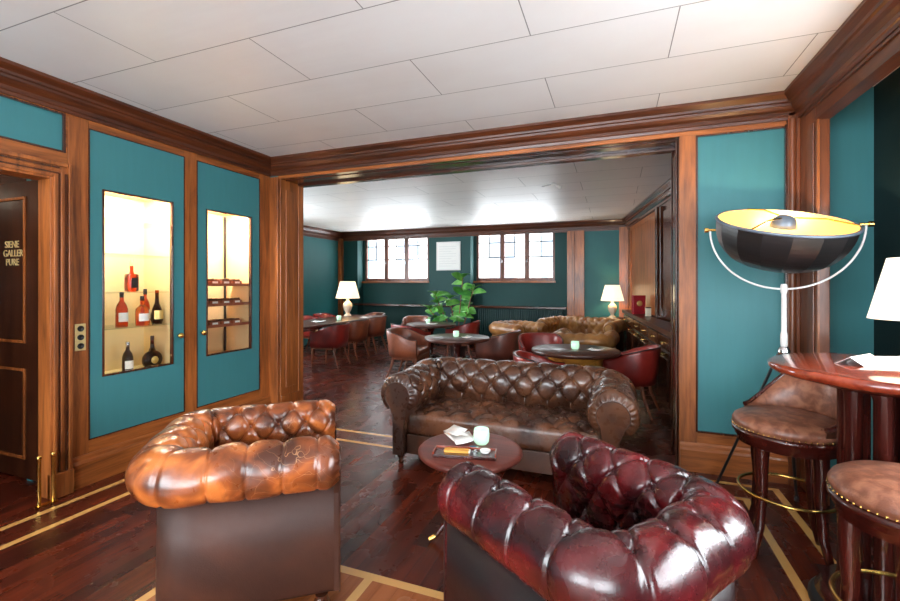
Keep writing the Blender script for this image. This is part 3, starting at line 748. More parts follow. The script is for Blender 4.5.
# ------------------------------------------------------------------ chesterfield seating
def chesterfield(name, label, cat, W, D, Ht, leath, body, seatm, loc, rotz, a=.14, b=.10, r=.11, res=.008, rise=0.0, seat='cushion', buttons=True, group=None, amp=.020, feet='bun', seat_h=.40, top_deg=96, inset=-.062, kk=3.4, pinch=1.0, frontm=None, studs=False):
    g = thing(name, label, cat, loc, rotz, group)
    rc = .145
    y_f = -D / 2; yb = D / 2 - r
    Ls = (yb - rc) - y_f; La = rc * PI / 2; Lb = (W - 2 * r) - 2 * rc
    Ltot = 2 * Ls + 2 * La + Lb
    def path(s):
        if s < Ls: return (-W / 2 + r, y_f + s, 1, 0)
        s -= Ls
        if s < La:
            t = s / rc; return (-W / 2 + r + rc - rc * math.cos(t), yb - rc + rc * math.sin(t), math.cos(t), -math.sin(t))
        s -= La
        if s < Lb: return (-W / 2 + r + rc + s, yb, 0, -1)
        s -= Lb
        if s < La:
            t = s / rc; return (W / 2 - r - rc + rc * math.sin(t), yb - rc + rc * math.cos(t), -math.sin(t), -math.cos(t))
        s -= La
        return (W / 2 - r, yb - rc - s, -1, 0)
    zc = Ht - r
    # profile polyline
    pr = []
    zi = .24
    th0 = R(-38); ex, ez = r * math.cos(th0), zc + r * math.sin(th0)
    n1 = 30
    for i in range(n1):
        q = i / n1; pr.append((.055 + (ex - .055) * q ** 1.6, zi + (ez - zi) * q))
    n2 = 70; th1 = R(228)
    for i in range(n2 + 1):
        th = th0 + (th1 - th0) * i / n2; pr.append((r * math.cos(th), zc + r * math.sin(th)))
    xo, zo = pr[-1]
    for i in range(1, 9): pr.append((xo + (inset + .006 - xo) * i / 8, zo - .012 * i / 8))
    pr = np.array(pr); seg = np.r_[0, np.cumsum(np.linalg.norm(np.diff(pr, axis=0), axis=1))]
    Lt = seg[-1]; nt_ = max(24, int(Lt / res)); ns = max(40, int(Ltot / res))
    ts = np.linspace(0, Lt, nt_); PX = np.interp(ts, seg, pr[:, 0]); PZ = np.interp(ts, seg, pr[:, 1])
    tx = np.gradient(PX); tz = np.gradient(PZ); ln = np.hypot(tx, tz); NXn, NZn = tz / ln, -tx / ln    # outward: for upward inner wall normal = +d
    t_top = n1_len = np.interp(0, [0], [0])
    idx = n1 + int(n2 * (R(top_deg) - th0) / (th1 - th0)); Ttop = seg[idx]
    nrow = int((Ttop - .08) / b) + 1
    ncol = round(Ltot / a); a_ = Ltot / ncol
    S = np.linspace(0, Ltot, ns)
    ss, tt = np.meshgrid(S, ts, indexing='ij')
    u = ss / a_ - .5; v = (Ttop - tt) / b; vmax = nrow - 1
    vc = np.clip(v, 0, vmax)
    p, q = u + vc / 2, u - vc / 2
    dp = np.abs(p - np.round(p)); dq = np.abs(q - np.round(q))
    f1 = 1 - (1 - 2 * dp) ** kk; f2 = 1 - (1 - 2 * dq) ** kk
    pil = np.sqrt(np.clip(f1 * f2, 0, 1))
    out = np.clip(-v / .6, 0, 1); low = np.clip((v - vmax) / .6, 0, 1)
    ampf = amp * (1 - .72 * out) * (1 - .4 * low)
    rb = np.sqrt((dp ** 2 + dq ** 2) + (np.clip(-v, 0, 9) * 1.0) ** 2 + np.clip(v - vmax, 0, 9) ** 2)
    disp = ampf * (pil - .55) - amp * .8 * pinch * np.exp(-rb / (.15 / pinch ** .5))
    sg = (u - np.round(u)) * a_
    disp -= out * .006 * np.exp(-np.abs(sg) / .004)                      # stitched pleat lines
    disp += out * .0013 * np.exp(-((np.abs(sg) - .010) / .005) ** 2)
    disp -= (1 - out) * .003 * np.exp(-np.minimum(dp, dq) * a_ / .005)
    # small gathers radiating from the buttons
    angl = np.arctan2(dp - dq, dp + dq + 1e-6)
    disp += amp * .09 * np.sin(angl * 20 + 2 * np.sin(ss * 31)) * np.exp(-rb / .25) * (1 - out)
    disp += amp * .09 * np.sin(np.arctan2(v, sg / a_ * 2 + 1e-6) * 13) * np.exp(-np.hypot(sg / a_ * 1.6, v) / .35) * (v < 0)
    rng = np.random.RandomState(hash(label) % 1000 if False else len(label) * 7)
    ph = rng.rand(6) * 6
    disp += .002 * np.sin(ss * 23 + ph[0] + 3 * np.sin(tt * 9 + ph[1])) + .0015 * np.sin(tt * 40 + ph[2] + 2 * np.sin(ss * 11 + ph[3]))
    edge = np.clip(np.minimum(ss, Ltot - ss) / .03, 0, 1); disp = disp * (.25 + .75 * edge) - .012 * (1 - edge) ** 2
    disp = disp * np.clip((Lt - tt) / .02, 0, 1)
    def riseat(s):
        if rise == 0: return 0
        q_ = min(1, max(0, min(s - Ls * .5, Ltot - Ls * .5 - s) / (Ls * .5 + La))); return rise * (q_ * q_ * (3 - 2 * q_))
    P = []
    for i in range(ns):
        x, y, nx, ny = path(S[i]); rz = riseat(S[i]); row = []
        for j in range(nt_):
            d = PX[j] + NXn[j] * disp[i, j]; z = PZ[j] + NZn[j] * disp[i, j]
            z += rz * min(1, max(0, (PZ[j] - zi) / (zc - zi)))
            row.append((x + nx * d, y + ny * d, z))
        P.append(row)
    q_ = MB(); q_.grid(P, flip=False); q_.build('tufted_upholstery', leath, g); P0 = P
    # outer body
    zb0, zb1 = .085, zo - .01
    P = []
    for i in range(0, ns, 3):
        x, y, nx, ny = path(S[min(i, ns - 1)]); rz = riseat(S[i])
        P.append([(x + nx * d, y + ny * d, z + (rz if z > .3 else 0)) for d, z in ((.052, zb0), (inset + .014, zb0), (inset, zb0 + .02), (inset + .002, (zb0 + zb1) / 2), (inset + .006, zb1), (.052, zb1))])
    x, y, nx, ny = path(Ltot); P.append([(x + nx * d, y + ny * d, z) for d, z in ((.052, zb0), (inset + .014, zb0), (inset, zb0 + .02), (inset + .002, (zb0 + zb1) / 2), (inset + .006, zb1), (.052, zb1))])
    q_ = MB(); q_.grid(P, cv=True); q_.add(P[0], [tuple(range(6))]); q_.add(P[-1], [tuple(range(6))[::-1]]); q_.build('outer_panel', body, g)
    # arm fronts: the leather rolls over the edge to a narrower studded scroll panel
    fr = .66
    def shr(d, z, k):
        w_ = min(1, max(0, (z - (zc - r * 1.5)) / (r * .7))); return d * k + .004 * (1 - k), z + w_ * ((zc + (z - zc) * k) - z)
    for sd, row, sg_ in ((-1, 0, 1), (1, ns - 1, -1)):
        cx = sd * (W / 2 - r); rings = []
        for m_ in range(7):
            q = m_ / 6; k = 1 - (1 - fr) * q; yo = -.024 * math.sin(q * PI / 2)
            ring = []
            for jj in range(nt_):
                if m_ == 0: ring.append(P0[row][jj]); continue
                dd0 = PX[jj] + NXn[jj] * disp[row, jj]; zz0 = PZ[jj] + NZn[jj] * disp[row, jj]
                d_, z_ = shr(dd0, zz0, k)
                ring.append((cx - sd * d_, y_f + yo + .003 * math.sin(jj * res / .022 * 2 * PI / 2) * math.sin(q * PI), z_))
            rings.append(ring)
        e_ = MB(); e_.grid(rings, flip=(sd < 0)); e_.build('arm_roll_end', leath, g)
        arc = [shr(r * math.cos(th0 + (th1 - th0) * i / 40), zc + r * math.sin(th0 + (th1 - th0) * i / 40), fr - .02) for i in range(41)]
        poly = arc + [(inset * .8, zo - .05), (inset * .8, zb0 + .003), (.050, zb0 + .003), (.046, zi)]
        pts = [(cx - sd * d, z) for d, z in poly]
        fp = MB(); fp.prism(pts, 0, .026, T((0, y_f + .0, 0)) @ Matrix.Rotation(R(90), 4, 'X')); panel = fp.build('arm_front', frontm or leath, g, .003)
        w = MB(); w.tube([(cx - sd * d * 1.02, y_f - .024, z) for d, z in poly], .0045, 6, True); w.build('piping', body, panel)
        st = MB()
        for i in range(19):
            th = th0 + (th1 - th0) * i / 18; d, z = r * .54 * math.cos(th), zc + r * .54 * math.sin(th)
            st.lathe([(.004, 0), (.003, .003), (0, .004)], 6, T((cx - sd * d, y_f - .026, z)) @ Matrix.Rotation(R(90), 4, 'X'))
        if studs: st.build('studs', M['brass'], panel)
    # seat
    xi = W / 2 - r - .062
    yb_in = yb - .05
    q_ = MB(); q_.box(-xi, xi, y_f + .02, yb_in, .09, seat_h - .17); q_.build('seat_rail', body, g, .006)
    if seat == 'cushion':
        ncu = 1 if W < 1.3 else 2
        for k in range(ncu):
            x0 = -xi + 2 * xi * k / ncu + .003; x1 = -xi + 2 * xi * (k + 1) / ncu - .003
            q_ = MB(); q_.rbox(x0, x1, y_f + .0, yb_in, seat_h - .168, seat_h - .01, .045, 22, 22, 8, dome=.025, disp=lambda x, y: .003 * math.sin(x * 19 + 2 * math.sin(y * 13)))
            cu = q_.build('seat_cushion', seatm, g)
            w = MB()
            zz = seat_h - .05
            w.tube([(x0 + .02, y_f + .004, zz), (x1 - .02, y_f + .004, zz)], .005, 6); w.build('piping', body, cu)
    else:
        aa, bb = .20, .15
        def dsp(x, y):
            uu = x / aa; vv = (y - y_f - .08) / bb
            p_, q2 = uu + vv / 2, uu - vv / 2
            d1, d2 = abs(p_ - round(p_)), abs(q2 - round(q2))
            ff = math.sqrt(max(0, (1 - (1 - 2 * d1) ** 2) * (1 - (1 - 2 * d2) ** 2)))
            return .026 * (ff - .6) - .016 * math.exp(-math.hypot(d1, d2) / .14) + .002 * math.sin(x * 40 + 3 * math.sin(y * 30))
        q_ = MB(); q_.rbox(-xi, xi, y_f + .0, yb_in, seat_h - .168, seat_h, .04, int(2 * xi / .008), 76, 8, dome=.02, disp=dsp); cu = q_.build('seat_cushion', seatm, g)
    # buttons
    if buttons:
        bm_ = MB(); bm_.lathe([(.0085, -.002), (.0095, .001), (.007, .004), (.003, .0055), (0, .006)], 10)
        b0 = bm_.build('button', leath, g); first = True; cnt = 0
        for rj in range(nrow):
            if rj == nrow - 1 and nrow > 3: continue
            for k in range(ncol + 1):
                uu = k + (.5 if rj % 2 else 0); s_ = (uu + .5) * a_
                if s_ < .03 or s_ > Ltot - .03 or cnt >= 98: continue
                t_ = Ttop - rj * b; x, y, nx, ny = path(s_)
                d = float(np.interp(t_, ts, PX)); z = float(np.interp(t_, ts, PZ)); nn = float(np.interp(t_, ts, NXn)), float(np.interp(t_, ts, NZn))
                dep = -amp * (.55 + .62 * pinch) * .95
                pos = Vector((x + nx * (d + nn[0] * dep), y + ny * (d + nn[0] * dep), z + nn[1] * dep + riseat(s_) * min(1, max(0, (z - zi) / (zc - zi)))))
                mt = T(pos) @ rot_to((nx * nn[0], ny * nn[0], nn[1]))
                o_ = b0 if first else b0.copy()
                if not first: COL.objects.link(o_)
                first = False; o_.matrix_local = mt; cnt += 1
    # feet
    for sx in (-1, 1):
        for sy in (-1, 1):
            f_ = MB()
            if feet == 'bun': f_.lathe([(.022, 0), (.036, .012), (.038, .045), (.026, .07), (.026, .086)], 16, T((sx * (W / 2 - r - .0), sy * (D / 2 - .11) if sy > 0 else -D / 2 + .05, 0)))
            else: f_.lathe([(.012, 0), (.02, .008), (.02, .03), (.018, .04), (.03, .055), (.022, .075), (.034, .10), (.034, .13)], 16, T((sx * (W / 2 - r), (D / 2 - .13) if sy > 0 else -D / 2 + .05, -.0)))
            f_.build('foot', M['dkv'], g)
    return g


# facing direction: local -Y is the front
def face(dx, dy): return math.atan2(dy, dx) + PI / 2


tan_dir = (.80, .60)
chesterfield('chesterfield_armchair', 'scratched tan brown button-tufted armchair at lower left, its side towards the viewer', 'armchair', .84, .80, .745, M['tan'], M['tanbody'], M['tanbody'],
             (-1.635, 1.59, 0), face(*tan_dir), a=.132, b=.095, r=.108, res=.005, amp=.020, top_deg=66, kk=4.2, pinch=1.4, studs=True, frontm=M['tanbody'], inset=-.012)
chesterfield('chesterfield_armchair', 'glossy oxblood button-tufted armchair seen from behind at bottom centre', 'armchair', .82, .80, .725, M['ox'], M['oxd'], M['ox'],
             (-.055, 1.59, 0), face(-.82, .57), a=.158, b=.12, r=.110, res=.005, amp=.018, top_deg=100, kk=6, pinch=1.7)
chesterfield('chesterfield_sofa', 'brown tufted three-seat sofa with scrolled arms behind the small round table', 'sofa', 1.88, .82, .70, M['brn'], M['brnd'], M['brn'],
             (-.79, 3.44, 0), 0, a=.19, b=.118, r=.160, res=.006, amp=.026, kk=4.5, pinch=1.4, seat='tufted', rise=.035, feet='castor', seat_h=.41, inset=-.04, top_deg=80)
x, y = at(515, 7.6)
chesterfield('chesterfield_armchair', 'golden tan tufted armchair below the radiator in the far room, facing right', 'armchair', .80, .78, .74, M['gold'], M['gold'], M['gold'], (x, y, 0), face(1, -.62), res=.018, buttons=False)
x, y = at(582, 8.25)
chesterfield('chesterfield_sofa', 'far tufted leather sofa in front of the teal panel and the right-hand table lamp', 'sofa', 1.52, .78, .74, M['gold'], M['brnd'], M['brn'], (x, y, 0), face(-.35, -1), res=.016, buttons=False, rise=.02)
x, y = at(584, 6.45)
chesterfield('chesterfield_armchair', 'tan tufted armchair turned away with its low back rolled, behind the oval table', 'armchair', .92, .78, .70, M['gold'], M['gold'], M['brn'], (x, y, 0), face(.1, 1), res=.016, buttons=False)

# ------------------------------------------------------------------ tub chairs
def tub(name, lea, loc, rotz, label):
    g = thing(name, label, 'tub chair', loc, rotz, None)
    W, D = .54, .52
    n = 40; P = []; Lh = []
    def plan(t):      # t 0..1 from left front round the back to right front
        a = R(215) - t * R(250) if False else PI + (-.20) * PI * 0 - t * PI
        # straight arms then half superellipse
        if t < .22: q = t / .22; return (-W / 2 + .0 * q, -D / 2 + .02 + q * .24, -1, 0)
        if t > .78: q = (1 - t) / .22; return (W / 2, -D / 2 + .02 + q * .24, 1, 0)
        a = PI - (t - .22) / .56 * PI
        c, s = math.cos(a), math.sin(a)
        return (W / 2 * math.copysign(abs(c) ** .8, c), .0 + (D / 2) * abs(s) ** .8, c, s)
    for i in range(n + 1):
        t = i / n; x, y, nx, ny = plan(t)
        q = min(1, max(0, (min(t, 1 - t) - .04) / .36)); q = q * q * (3 - 2 * q)
        top = .60 + .13 * q; th = .045
        l = .05 * q      # back leans out
        def pt(off, z): return (x - nx * off * 1.0 + nx * l * (z - .34) / .4, y - ny * off + ny * l * (z - .34) / .4, z)
        P.append([pt(0, .335), pt(-.004, .45), pt(0, top - .03), pt(.006, top - .008), pt(.022, top), pt(.038, top - .008), pt(th, top - .03), pt(th + .004, .45), pt(th, .335)])
    q = MB(); q.grid(P, cv=True, flip=True); q.add(P[0], [tuple(range(9))]); q.add(P[-1], [tuple(range(9))[::-1]]); br = q.build('backrest', lea, g)
    q = MB(); q.tube([(p[3][0], p[3][1], p[3][2] + .004) for p in P], .006, 6); q.build('piping', M['brass'] if False else M['oxd'], br)
    q = MB(); q.rbox(-W / 2 + .05, W / 2 - .05, -D / 2, D / 2 - .055, .36, .46, .035, 12, 12, 4, dome=.02); q.build('seat', lea, g)
    q = MB(); q.box(-W / 2 + .03, W / 2 - .03, -D / 2 + .02, D / 2 - .10, .30, .36); q.build('apron', M['chairwood'], g, .01)
    for sx in (-1, 1):
        q = MB(); q.tube([(sx * (W / 2 - .05), -D / 2 + .05, .34), (sx * (W / 2 - .048), -D / 2 + .045, .2), (sx * (W / 2 - .04), -D / 2 + .03, 0)], [.021, .018, .012], 8); q.build('leg', M['chairwood'], g)
        q = MB(); q.tube([(sx * (W / 2 - .09), D / 2 - .11, .34), (sx * (W / 2 - .08), D / 2 - .08, .2), (sx * (W / 2 - .06), D / 2 - .0, 0)], [.021, .018, .012], 8); q.build('leg', M['chairwood'], g)
    return g


proto = {}
def tubchair(col, px, d, f, label):
    x, y = at(px, d); loc = (x, y, 0)
    if col not in proto: proto[col] = tub('tub_chair', M[col], loc, face(*f), label)
    else: clone(proto[col], loc, face(*f), label)


tubchair('red', 331, 7.55, (-1, -.1), 'red tub chair at the near end of the long table by the left wall')
tubchair('tubtan', 352, 8.35, (-1, 0), 'tan tub chair just behind the red one along the long table')
tubchair('tubtan', 371, 9.2, (-1, 0), 'tan tub chair, farthest of the row facing the long table')
tubchair('tubbrn', 371, 10.1, (-.4, -1), 'brown tub chair at the far end of the long table')
tubchair('red', 310, 9.1, (1, 0), 'red tub chair on the wall side of the long table, nearer of the two')
tubchair('red', 328, 9.9, (1, 0), 'red tub chair on the wall side of the long table, beside the lamp')
tubchair('tubtan', 408, 6.55, (1, .05), 'tan tub chair at the left of the nearer round table')
tubchair('red', 410, 7.45, (.5, .9), 'red tub chair with its back to us at the farther round table')
tubchair('tubtan', 416, 9.0, (.3, -1), 'tan tub chair behind the farther round table, left of the plant')
tubchair('red', 463, 8.0, (-1, 0), 'red tub chair at the right of the farther round table under the plant')
tubchair('tubbrn', 499, 6.35, (-1, .15), 'brown tub chair at the right of the nearer round table')
tubchair('red', 541, 5.75, (.3, -1), 'red tub chair behind the oval table, facing us')
tubchair('red', 545, 4.22, (.95, .3), 'red tub chair with its curved back to us just behind the brown sofa')
tubchair('red', 630, 4.82, (-1, .25), 'red tub chair at the right of the oval table, by the opening')

# ------------------------------------------------------------------ tables of the far room
def round_table(px, d, rx, ry, label, ped='turned', top=None, rot=0):
    x, y = at(px, d)
    g = thing('round_table' if rx == ry else 'oval_table', label, 'table', (x, y, 0), rot)
    S_ = Matrix.Diagonal((rx, ry, 1, 1))
    q = MB(); q.lathe([(.93, .655), (.97, .658), (1, .672), (1, .692), (.985, .70), (0, .70)], 48, S_); q.build('tabletop', top or M['dtop'], g)
    if ped == 'turned':
        q = MB(); q.lathe([(.05, .06), (.05, .12), (.03, .16), (.045, .28), (.055, .36), (.035, .46), (.045, .56), (.08, .64), (.08, .66)], 20); q.build('pedestal', M['mahog'], g)
        for k in range(4):
            a = k * PI / 2 + .5; q = MB(); q.tube([(.03 * math.cos(a), .03 * math.sin(a), .14), (.16 * math.cos(a), .16 * math.sin(a), .10), (.30 * math.cos(a), .30 * math.sin(a), .015)], [.028, .024, .016], 8); q.build('foot', M['mahog'], g)
    else:
        q = MB(); q.lathe([(.62, .10), (.62, .60), (.66, .62), (.66, .655)], 36, S_); q.build('pedestal', M['burr'], g)
        q = MB(); q.lathe([(.72, 0), (.72, .08), (.66, .10)], 36, S_); q.build('plinth', M['dkv'], g)
    return g, x, y


def candle(px, x, y, z, label, s=1.0):
    g = thing('candle_holder', label, 'candle holder', (x, y, z))
    q = MB(); q.lathe([(.028 * s, 0), (.038 * s, .012 * s), (.041 * s, .04 * s), (.037 * s, .075 * s), (.034 * s, .075 * s), (.036 * s, .04 * s), (.03 * s, .02 * s), (0, .02 * s)], 24); q.build('glass_cup', M['candle'], g)
    q = MB(); q.lathe([(.030 * s, .02 * s), (.030 * s, .045 * s), (0, .045 * s)], 16); q.build('wax', M['paper'], g)
    q = MB(); q.tube([(0, 0, .045 * s), (.001, 0, .056 * s)], .0012, 5); q.build('wick', M['black'], g)


def leaflet(x, y, z, rz, label, w=.10, h=.14, n=2):
    g = thing('leaflet', label, 'leaflet', (x, y, z), rz)
    for k in range(n):
        q = MB(); a = k * .35 - .1
        P = [[(i / 6 * w - w / 2, -h / 2, .001 + k * .003 + .012 * abs(i / 6 - .5) * (1 + k)), (i / 6 * w - w / 2, h / 2, .001 + k * .003 + .012 * abs(i / 6 - .5) * (1 + k))] for i in range(7)]
        q.grid(P, M=T((k * .02, k * .015, 0)) @ Matrix.Rotation(a, 4, 'Z'), flip=True); o_ = q.build('page', M['paper'], g)
        so = o_.modifiers.new('s', 'SOLIDIFY'); so.thickness = .0012; so.offset = 1
    return g


t1, tx, ty = round_table(457, 5.80, .43, .43, 'dark round table nearer to us, left of the radiator, just behind the brown sofa')
candle(0, tx - .02, ty + .02, .7005, 'mint glass candle cup on the nearer round table')
leaflet(tx + .13, ty - .03, .7005, .6, 'open white leaflet on the nearer round table')
t1, tx, ty = round_table(431, 7.75, .44, .44, 'dark round table farther back in front of the plant')
candle(0, tx - .08, ty + .05, .7005, 'mint glass candle cup on the farther round table')
leaflet(tx + .06, ty - .1, .7005, .2, 'white leaflet on the farther round table', .16, .12)
t1, tx, ty = round_table(575, 4.70, .46, .42, 'dark oval table with a golden veneered drum base, right of centre', 'drum')
candle(0, tx + .0, ty + .02, .7005, 'mint glass candle cup on the oval table', 1.1)
leaflet(tx + .20, ty + .01, .7005, -.4, 'white leaflet on the oval table with the golden base', .14, .1)

g = thing('long_table', 'long dark table beside the left wall with leaflets and a lamp', 'table', (-5.17, 7.05, 0))
q = MB(); q.box(-.45, .45, -1.55, 1.55, .665, .70); q.build('tabletop', M['dtop'], g, .01)
q = MB(); q.box(-.34, .34, -1.45, 1.45, .60, .665); q.build('apron', M['dkv'], g)
for sx in (-.32, .32):
    for sy in (-1.4, 0, 1.4):
        q = MB(); q.lathe([(.014, 0), (.022, .03), (.018, .12), (.026, .3), (.03, .5), (.024, .6)], 12, T((sx, sy, 0))); q.build('leg', M['dkv'], g)
candle(0, -5.05, 7.25, .7005, 'mint glass candle cup on the long table, in front of the lamp', 1.1)
leaflet(-5.15, 6.75, .7005, .4, 'white leaflet on the long table, nearer to us than the candle', .2, .16)
leaflet(-4.88, 7.95, .7005, .1, 'white leaflet on the long table, right of the lamp', .2, .16)


def table_lamp(loc, label, s=1.0, shade=None, power=6):
    g = thing('table_lamp', label, 'lamp', loc)
    q = MB(); q.lathe([(.075 * s, 0), (.08 * s, .012 * s), (.06 * s, .03 * s), (.035 * s, .05 * s), (.04 * s, .07 * s), (.075 * s, .13 * s), (.095 * s, .2 * s), (.09 * s, .25 * s), (.05 * s, .29 * s), (.03 * s, .31 * s), (.03 * s, .34 * s), (.02 * s, .36 * s)], 24); q.build('base', M['lampbase'], g)
    q = MB(); q.lathe([(.006, .35 * s), (.006, .5 * s)], 8); q.build('stem', M['brass'], g)
    q = MB(); P = []
    for i in range(33):
        a = 2 * PI * i / 32; P.append([(.24 * s * math.cos(a), .24 * s * math.sin(a), .36 * s), (.15 * s * math.cos(a), .15 * s * math.sin(a), .70 * s)])
    q.grid(P, flip=True); o_ = q.build('lampshade', shade or M['shade'], g); so = o_.modifiers.new('s', 'SOLIDIFY'); so.thickness = .003
    l = bpy.data.lights.new('bulb', 'POINT'); l.energy = power * .5; l.color = (1, .78, .5); l.shadow_soft_size = .04
    lo = bpy.data.objects.new('bulb', l); COL.objects.link(lo); lo.parent = g; lo.location = (0, 0, .52 * s)
    return g


table_lamp((-5.50, 8.22, .7005), 'cream urn lamp with a pale shade on the long table by the left wall', 1.08)
g = thing('side_table', 'small round side table under the lamp in the right far corner', 'table', (-.05, 9.30, 0))
q = MB(); q.lathe([(.2, .70), (.21, .715), (.2, .735), (0, .735)], 28); q.build('tabletop', M['dtop'], g)
q = MB(); q.lathe([(.12, 0), (.12, .02), (.03, .05), (.03, .68), (.06, .70)], 16); q.build('pedestal', M['dkv'], g)
table_lamp((-.05, 9.30, .7355), 'cream urn lamp with a pale shade in the right far corner behind the sofa', .92)

# plant
px_, py_ = at(458, 8.55)
g = thing('rubber_plant', 'tall broad-leaved green plant between the far windows', 'plant', (px_, py_, 0))
q = MB(); q.lathe([(.14, 0), (.20, .38), (.21, .40), (.19, .40), (.18, .36), (0, .36)], 24); q.build('pot', M['terracotta'], g)
q = MB(); q.lathe([(.175, .355), (.1, .365), (0, .37)], 16); q.build('soil', M['soil'], g)
stems = [[(0, 0, .36), (.03, .0, .8), (.06, .02, 1.2), (.10, .0, 1.52)], [(.03, 0, .36), (.16, .02, .75), (.26, -.02, 1.1), (.32, 0, 1.3)], [(-.04, 0, .36), (-.25, 0, .7), (-.42, .02, 1.02), (-.48, 0, 1.18)], [(-.02, .03, .36), (-.12, .05, .75), (-.2, .08, 1.1)], [(-.05, -.03, .36), (-.35, -.06, .62), (-.58, -.06, .9)]]
q = MB()
for s_ in stems: q.tube(s_, [.014, .012, .009, .006][:len(s_)], 7)
q.build('stem', M['chairwood'], g)
q = MB()
def leafm(p, d, up, Lf, w):
    d = Vector(d).normalized(); sd = d.cross(Vector(up)).normalized(); nn = sd.cross(d)
    P = []
    for i in range(9):
        t = i / 8; ww = w * math.sin(PI * min(1, t * .97 + .02)) ** .7; drop = -.35 * Lf * t * t
        c = Vector(p) + d * (Lf * t) + Vector((0, 0, drop))
        P.append([c + sd * ww * k_ / 2 + nn * (abs(k_) * ww * .16) for k_ in (-1, -.5, 0, .5, 1)])
    q.grid(P)
rr = random.Random(3)
for s_ in stems:
    for i in range(1, len(s_)):
        A, Bv = Vector(s_[i - 1]), Vector(s_[i])
        for k in range(5):
            t = k / 5; c = A.lerp(Bv, t)
            if c.z < .66: continue
            a = rr.random() * 2 * PI; leafm(c, (math.cos(a), math.sin(a) * .6, .1 + rr.random() * .7), (rr.random() - .5, -1.1, .8), .25 + rr.random() * .13, .125 + rr.random() * .04)
    for k in range(4):
        a = rr.random() * 2 * PI; leafm(s_[-1], (math.cos(a), math.sin(a), .9), (0, 0, 1), .24, .12)
lo = q.build('foliage', M['leaf'], g); so = lo.modifiers.new('s', 'SOLIDIFY'); so.thickness = .002

# ------------------------------------------------------------------ coffee table and what is on it
CT = (-.745, 2.29)
g = thing('coffee_table', 'small round mahogany table with a pedestal in front of the brown sofa', 'table', (CT[0], CT[1], 0))
q = MB(); q.lathe([(.26, .465), (.275, .468), (.285, .478), (.285, .490), (.277, .498), (.262, .50), (0, .50)], 56); q.build('tabletop', M['cofftop'], g)
q = MB(); q.lathe([(.03, .08), (.045, .10), (.045, .13), (.025, .16), (.03, .22), (.042, .28), (.042, .32), (.025, .38), (.03, .43), (.07, .455), (.07, .466)], 20); q.build('pedestal', M['mahog'], g)
for k in range(3):
    a = R(208) + k * 2 * PI / 3; c, s = math.cos(a), math.sin(a)
    q = MB(); q.tube([(.02 * c, .02 * s, .16), (.09 * c, .09 * s, .15), (.15 * c, .15 * s, .08), (.20 * c, .20 * s, .022)], [.022, .02, .016, .013], 10); ft = q.build('foot', M['mahog'], g)
    q = MB(); q.tube([(.19 * c, .19 * s, .03), (.225 * c, .225 * s, .014)], [.015, .012], 10); q.build('toe_cap', M['brass'], ft)
TZ = .5005
candle(0, -.705, 2.375, TZ, 'mint green glass candle cup on the small round table', 1.12)
g = thing('leaflet', 'open white leaflets fanned out at the back of the small round table', 'leaflet', (-.85, 2.42, TZ), 0)
for k, (dx, dy, a, w, h) in enumerate(((-.03, .02, .75, .10, .15), (.03, -.035, .55, .11, .15), (-.05, .06, 1.1, .09, .12))):
    q = MB(); P = [[(i / 6 * w - w / 2, -h / 2, .001 + k * .004 + .02 * (i / 6) ** 2), (i / 6 * w - w / 2, h / 2, .001 + k * .004 + .02 * (i / 6) ** 2)] for i in range(7)]
    q.grid(P, M=T((dx, dy, 0)) @ Matrix.Rotation(a, 4, 'Z'), flip=True); o_ = q.build('page', M['paper'], g); so = o_.modifiers.new('s', 'SOLIDIFY'); so.thickness = .0012; so.offset = 1
RT = R(12)
g = thing('cigar_tray', 'long dark wooden tray at the front of the small round table', 'tray', (-.735, 2.175, TZ), RT)
q = MB(); q.box(-.165, .165, -.05, .05, 0, .018); q.build('base', M['mahog'], g, .003)
q = MB(); q.box(-.165, .165, .042, .05, .018, .030); q.box(-.165, -.157, -.05, .042, .018, .030); q.box(.157, .165, -.05, .042, .018, .030); q.build('rim', M['mahogtop'], g, .002)
Mt = T((-.735, 2.175, TZ + .0185)) @ Matrix.Rotation(RT, 4, 'Z')
def on_tray(x, y): v_ = Mt @ Vector((x, y, 0)); return (v_.x, v_.y, v_.z)
g = thing('matchbox', 'long yellow box of matches lying on the wooden tray', 'matchbox', on_tray(-.045, .002), RT)
q = MB(); q.box(-.065, .065, -.02, .02, 0, .012); q.build('sleeve', M['yellow'], g, .001)
q = MB(); q.box(.065, .072, -.017, .017, .001, .010); q.build('drawer', M['paper'], g)
g = thing('ashtray', 'small round white dish on the right end of the wooden tray', 'dish', on_tray(.105, .01), RT)
q = MB(); q.lathe([(.02, 0), (.024, .003), (.028, .014), (.025, .014), (.02, .006), (0, .006)], 24); q.build('dish', M['paper'], g)
g = thing('cigar_cutter', 'little steel cigar cutter beside the white dish on the tray', 'cutter', on_tray(.052, .01), RT)
q = MB(); q.lathe([(.010, 0), (.014, 0), (.014, .004), (.010, .004), (.010, 0)], 18); q.lathe([(.007, 0), (.011, 0), (.011, .004), (.007, .004), (.007, 0)], 14, T((0, .022, 0))); q.build('loops', M['chrome'], g)
q = MB(); q.box(-.004, .004, -.03, -.012, 0, .004); q.build('blade', M['chrome'], g)
g = thing('lighter', 'small blue lighter behind the yellow matchbox', 'lighter', (-.72, 2.265, TZ), .2)
q = MB(); q.rbox(-.02, .02, -.012, .012, 0, .022, .006, 4, 4, 4); q.build('body', M['blue'], g)
q = MB(); q.box(.02, .028, -.008, .008, .004, .018); q.build('flint_cap', M['chrome'], g)

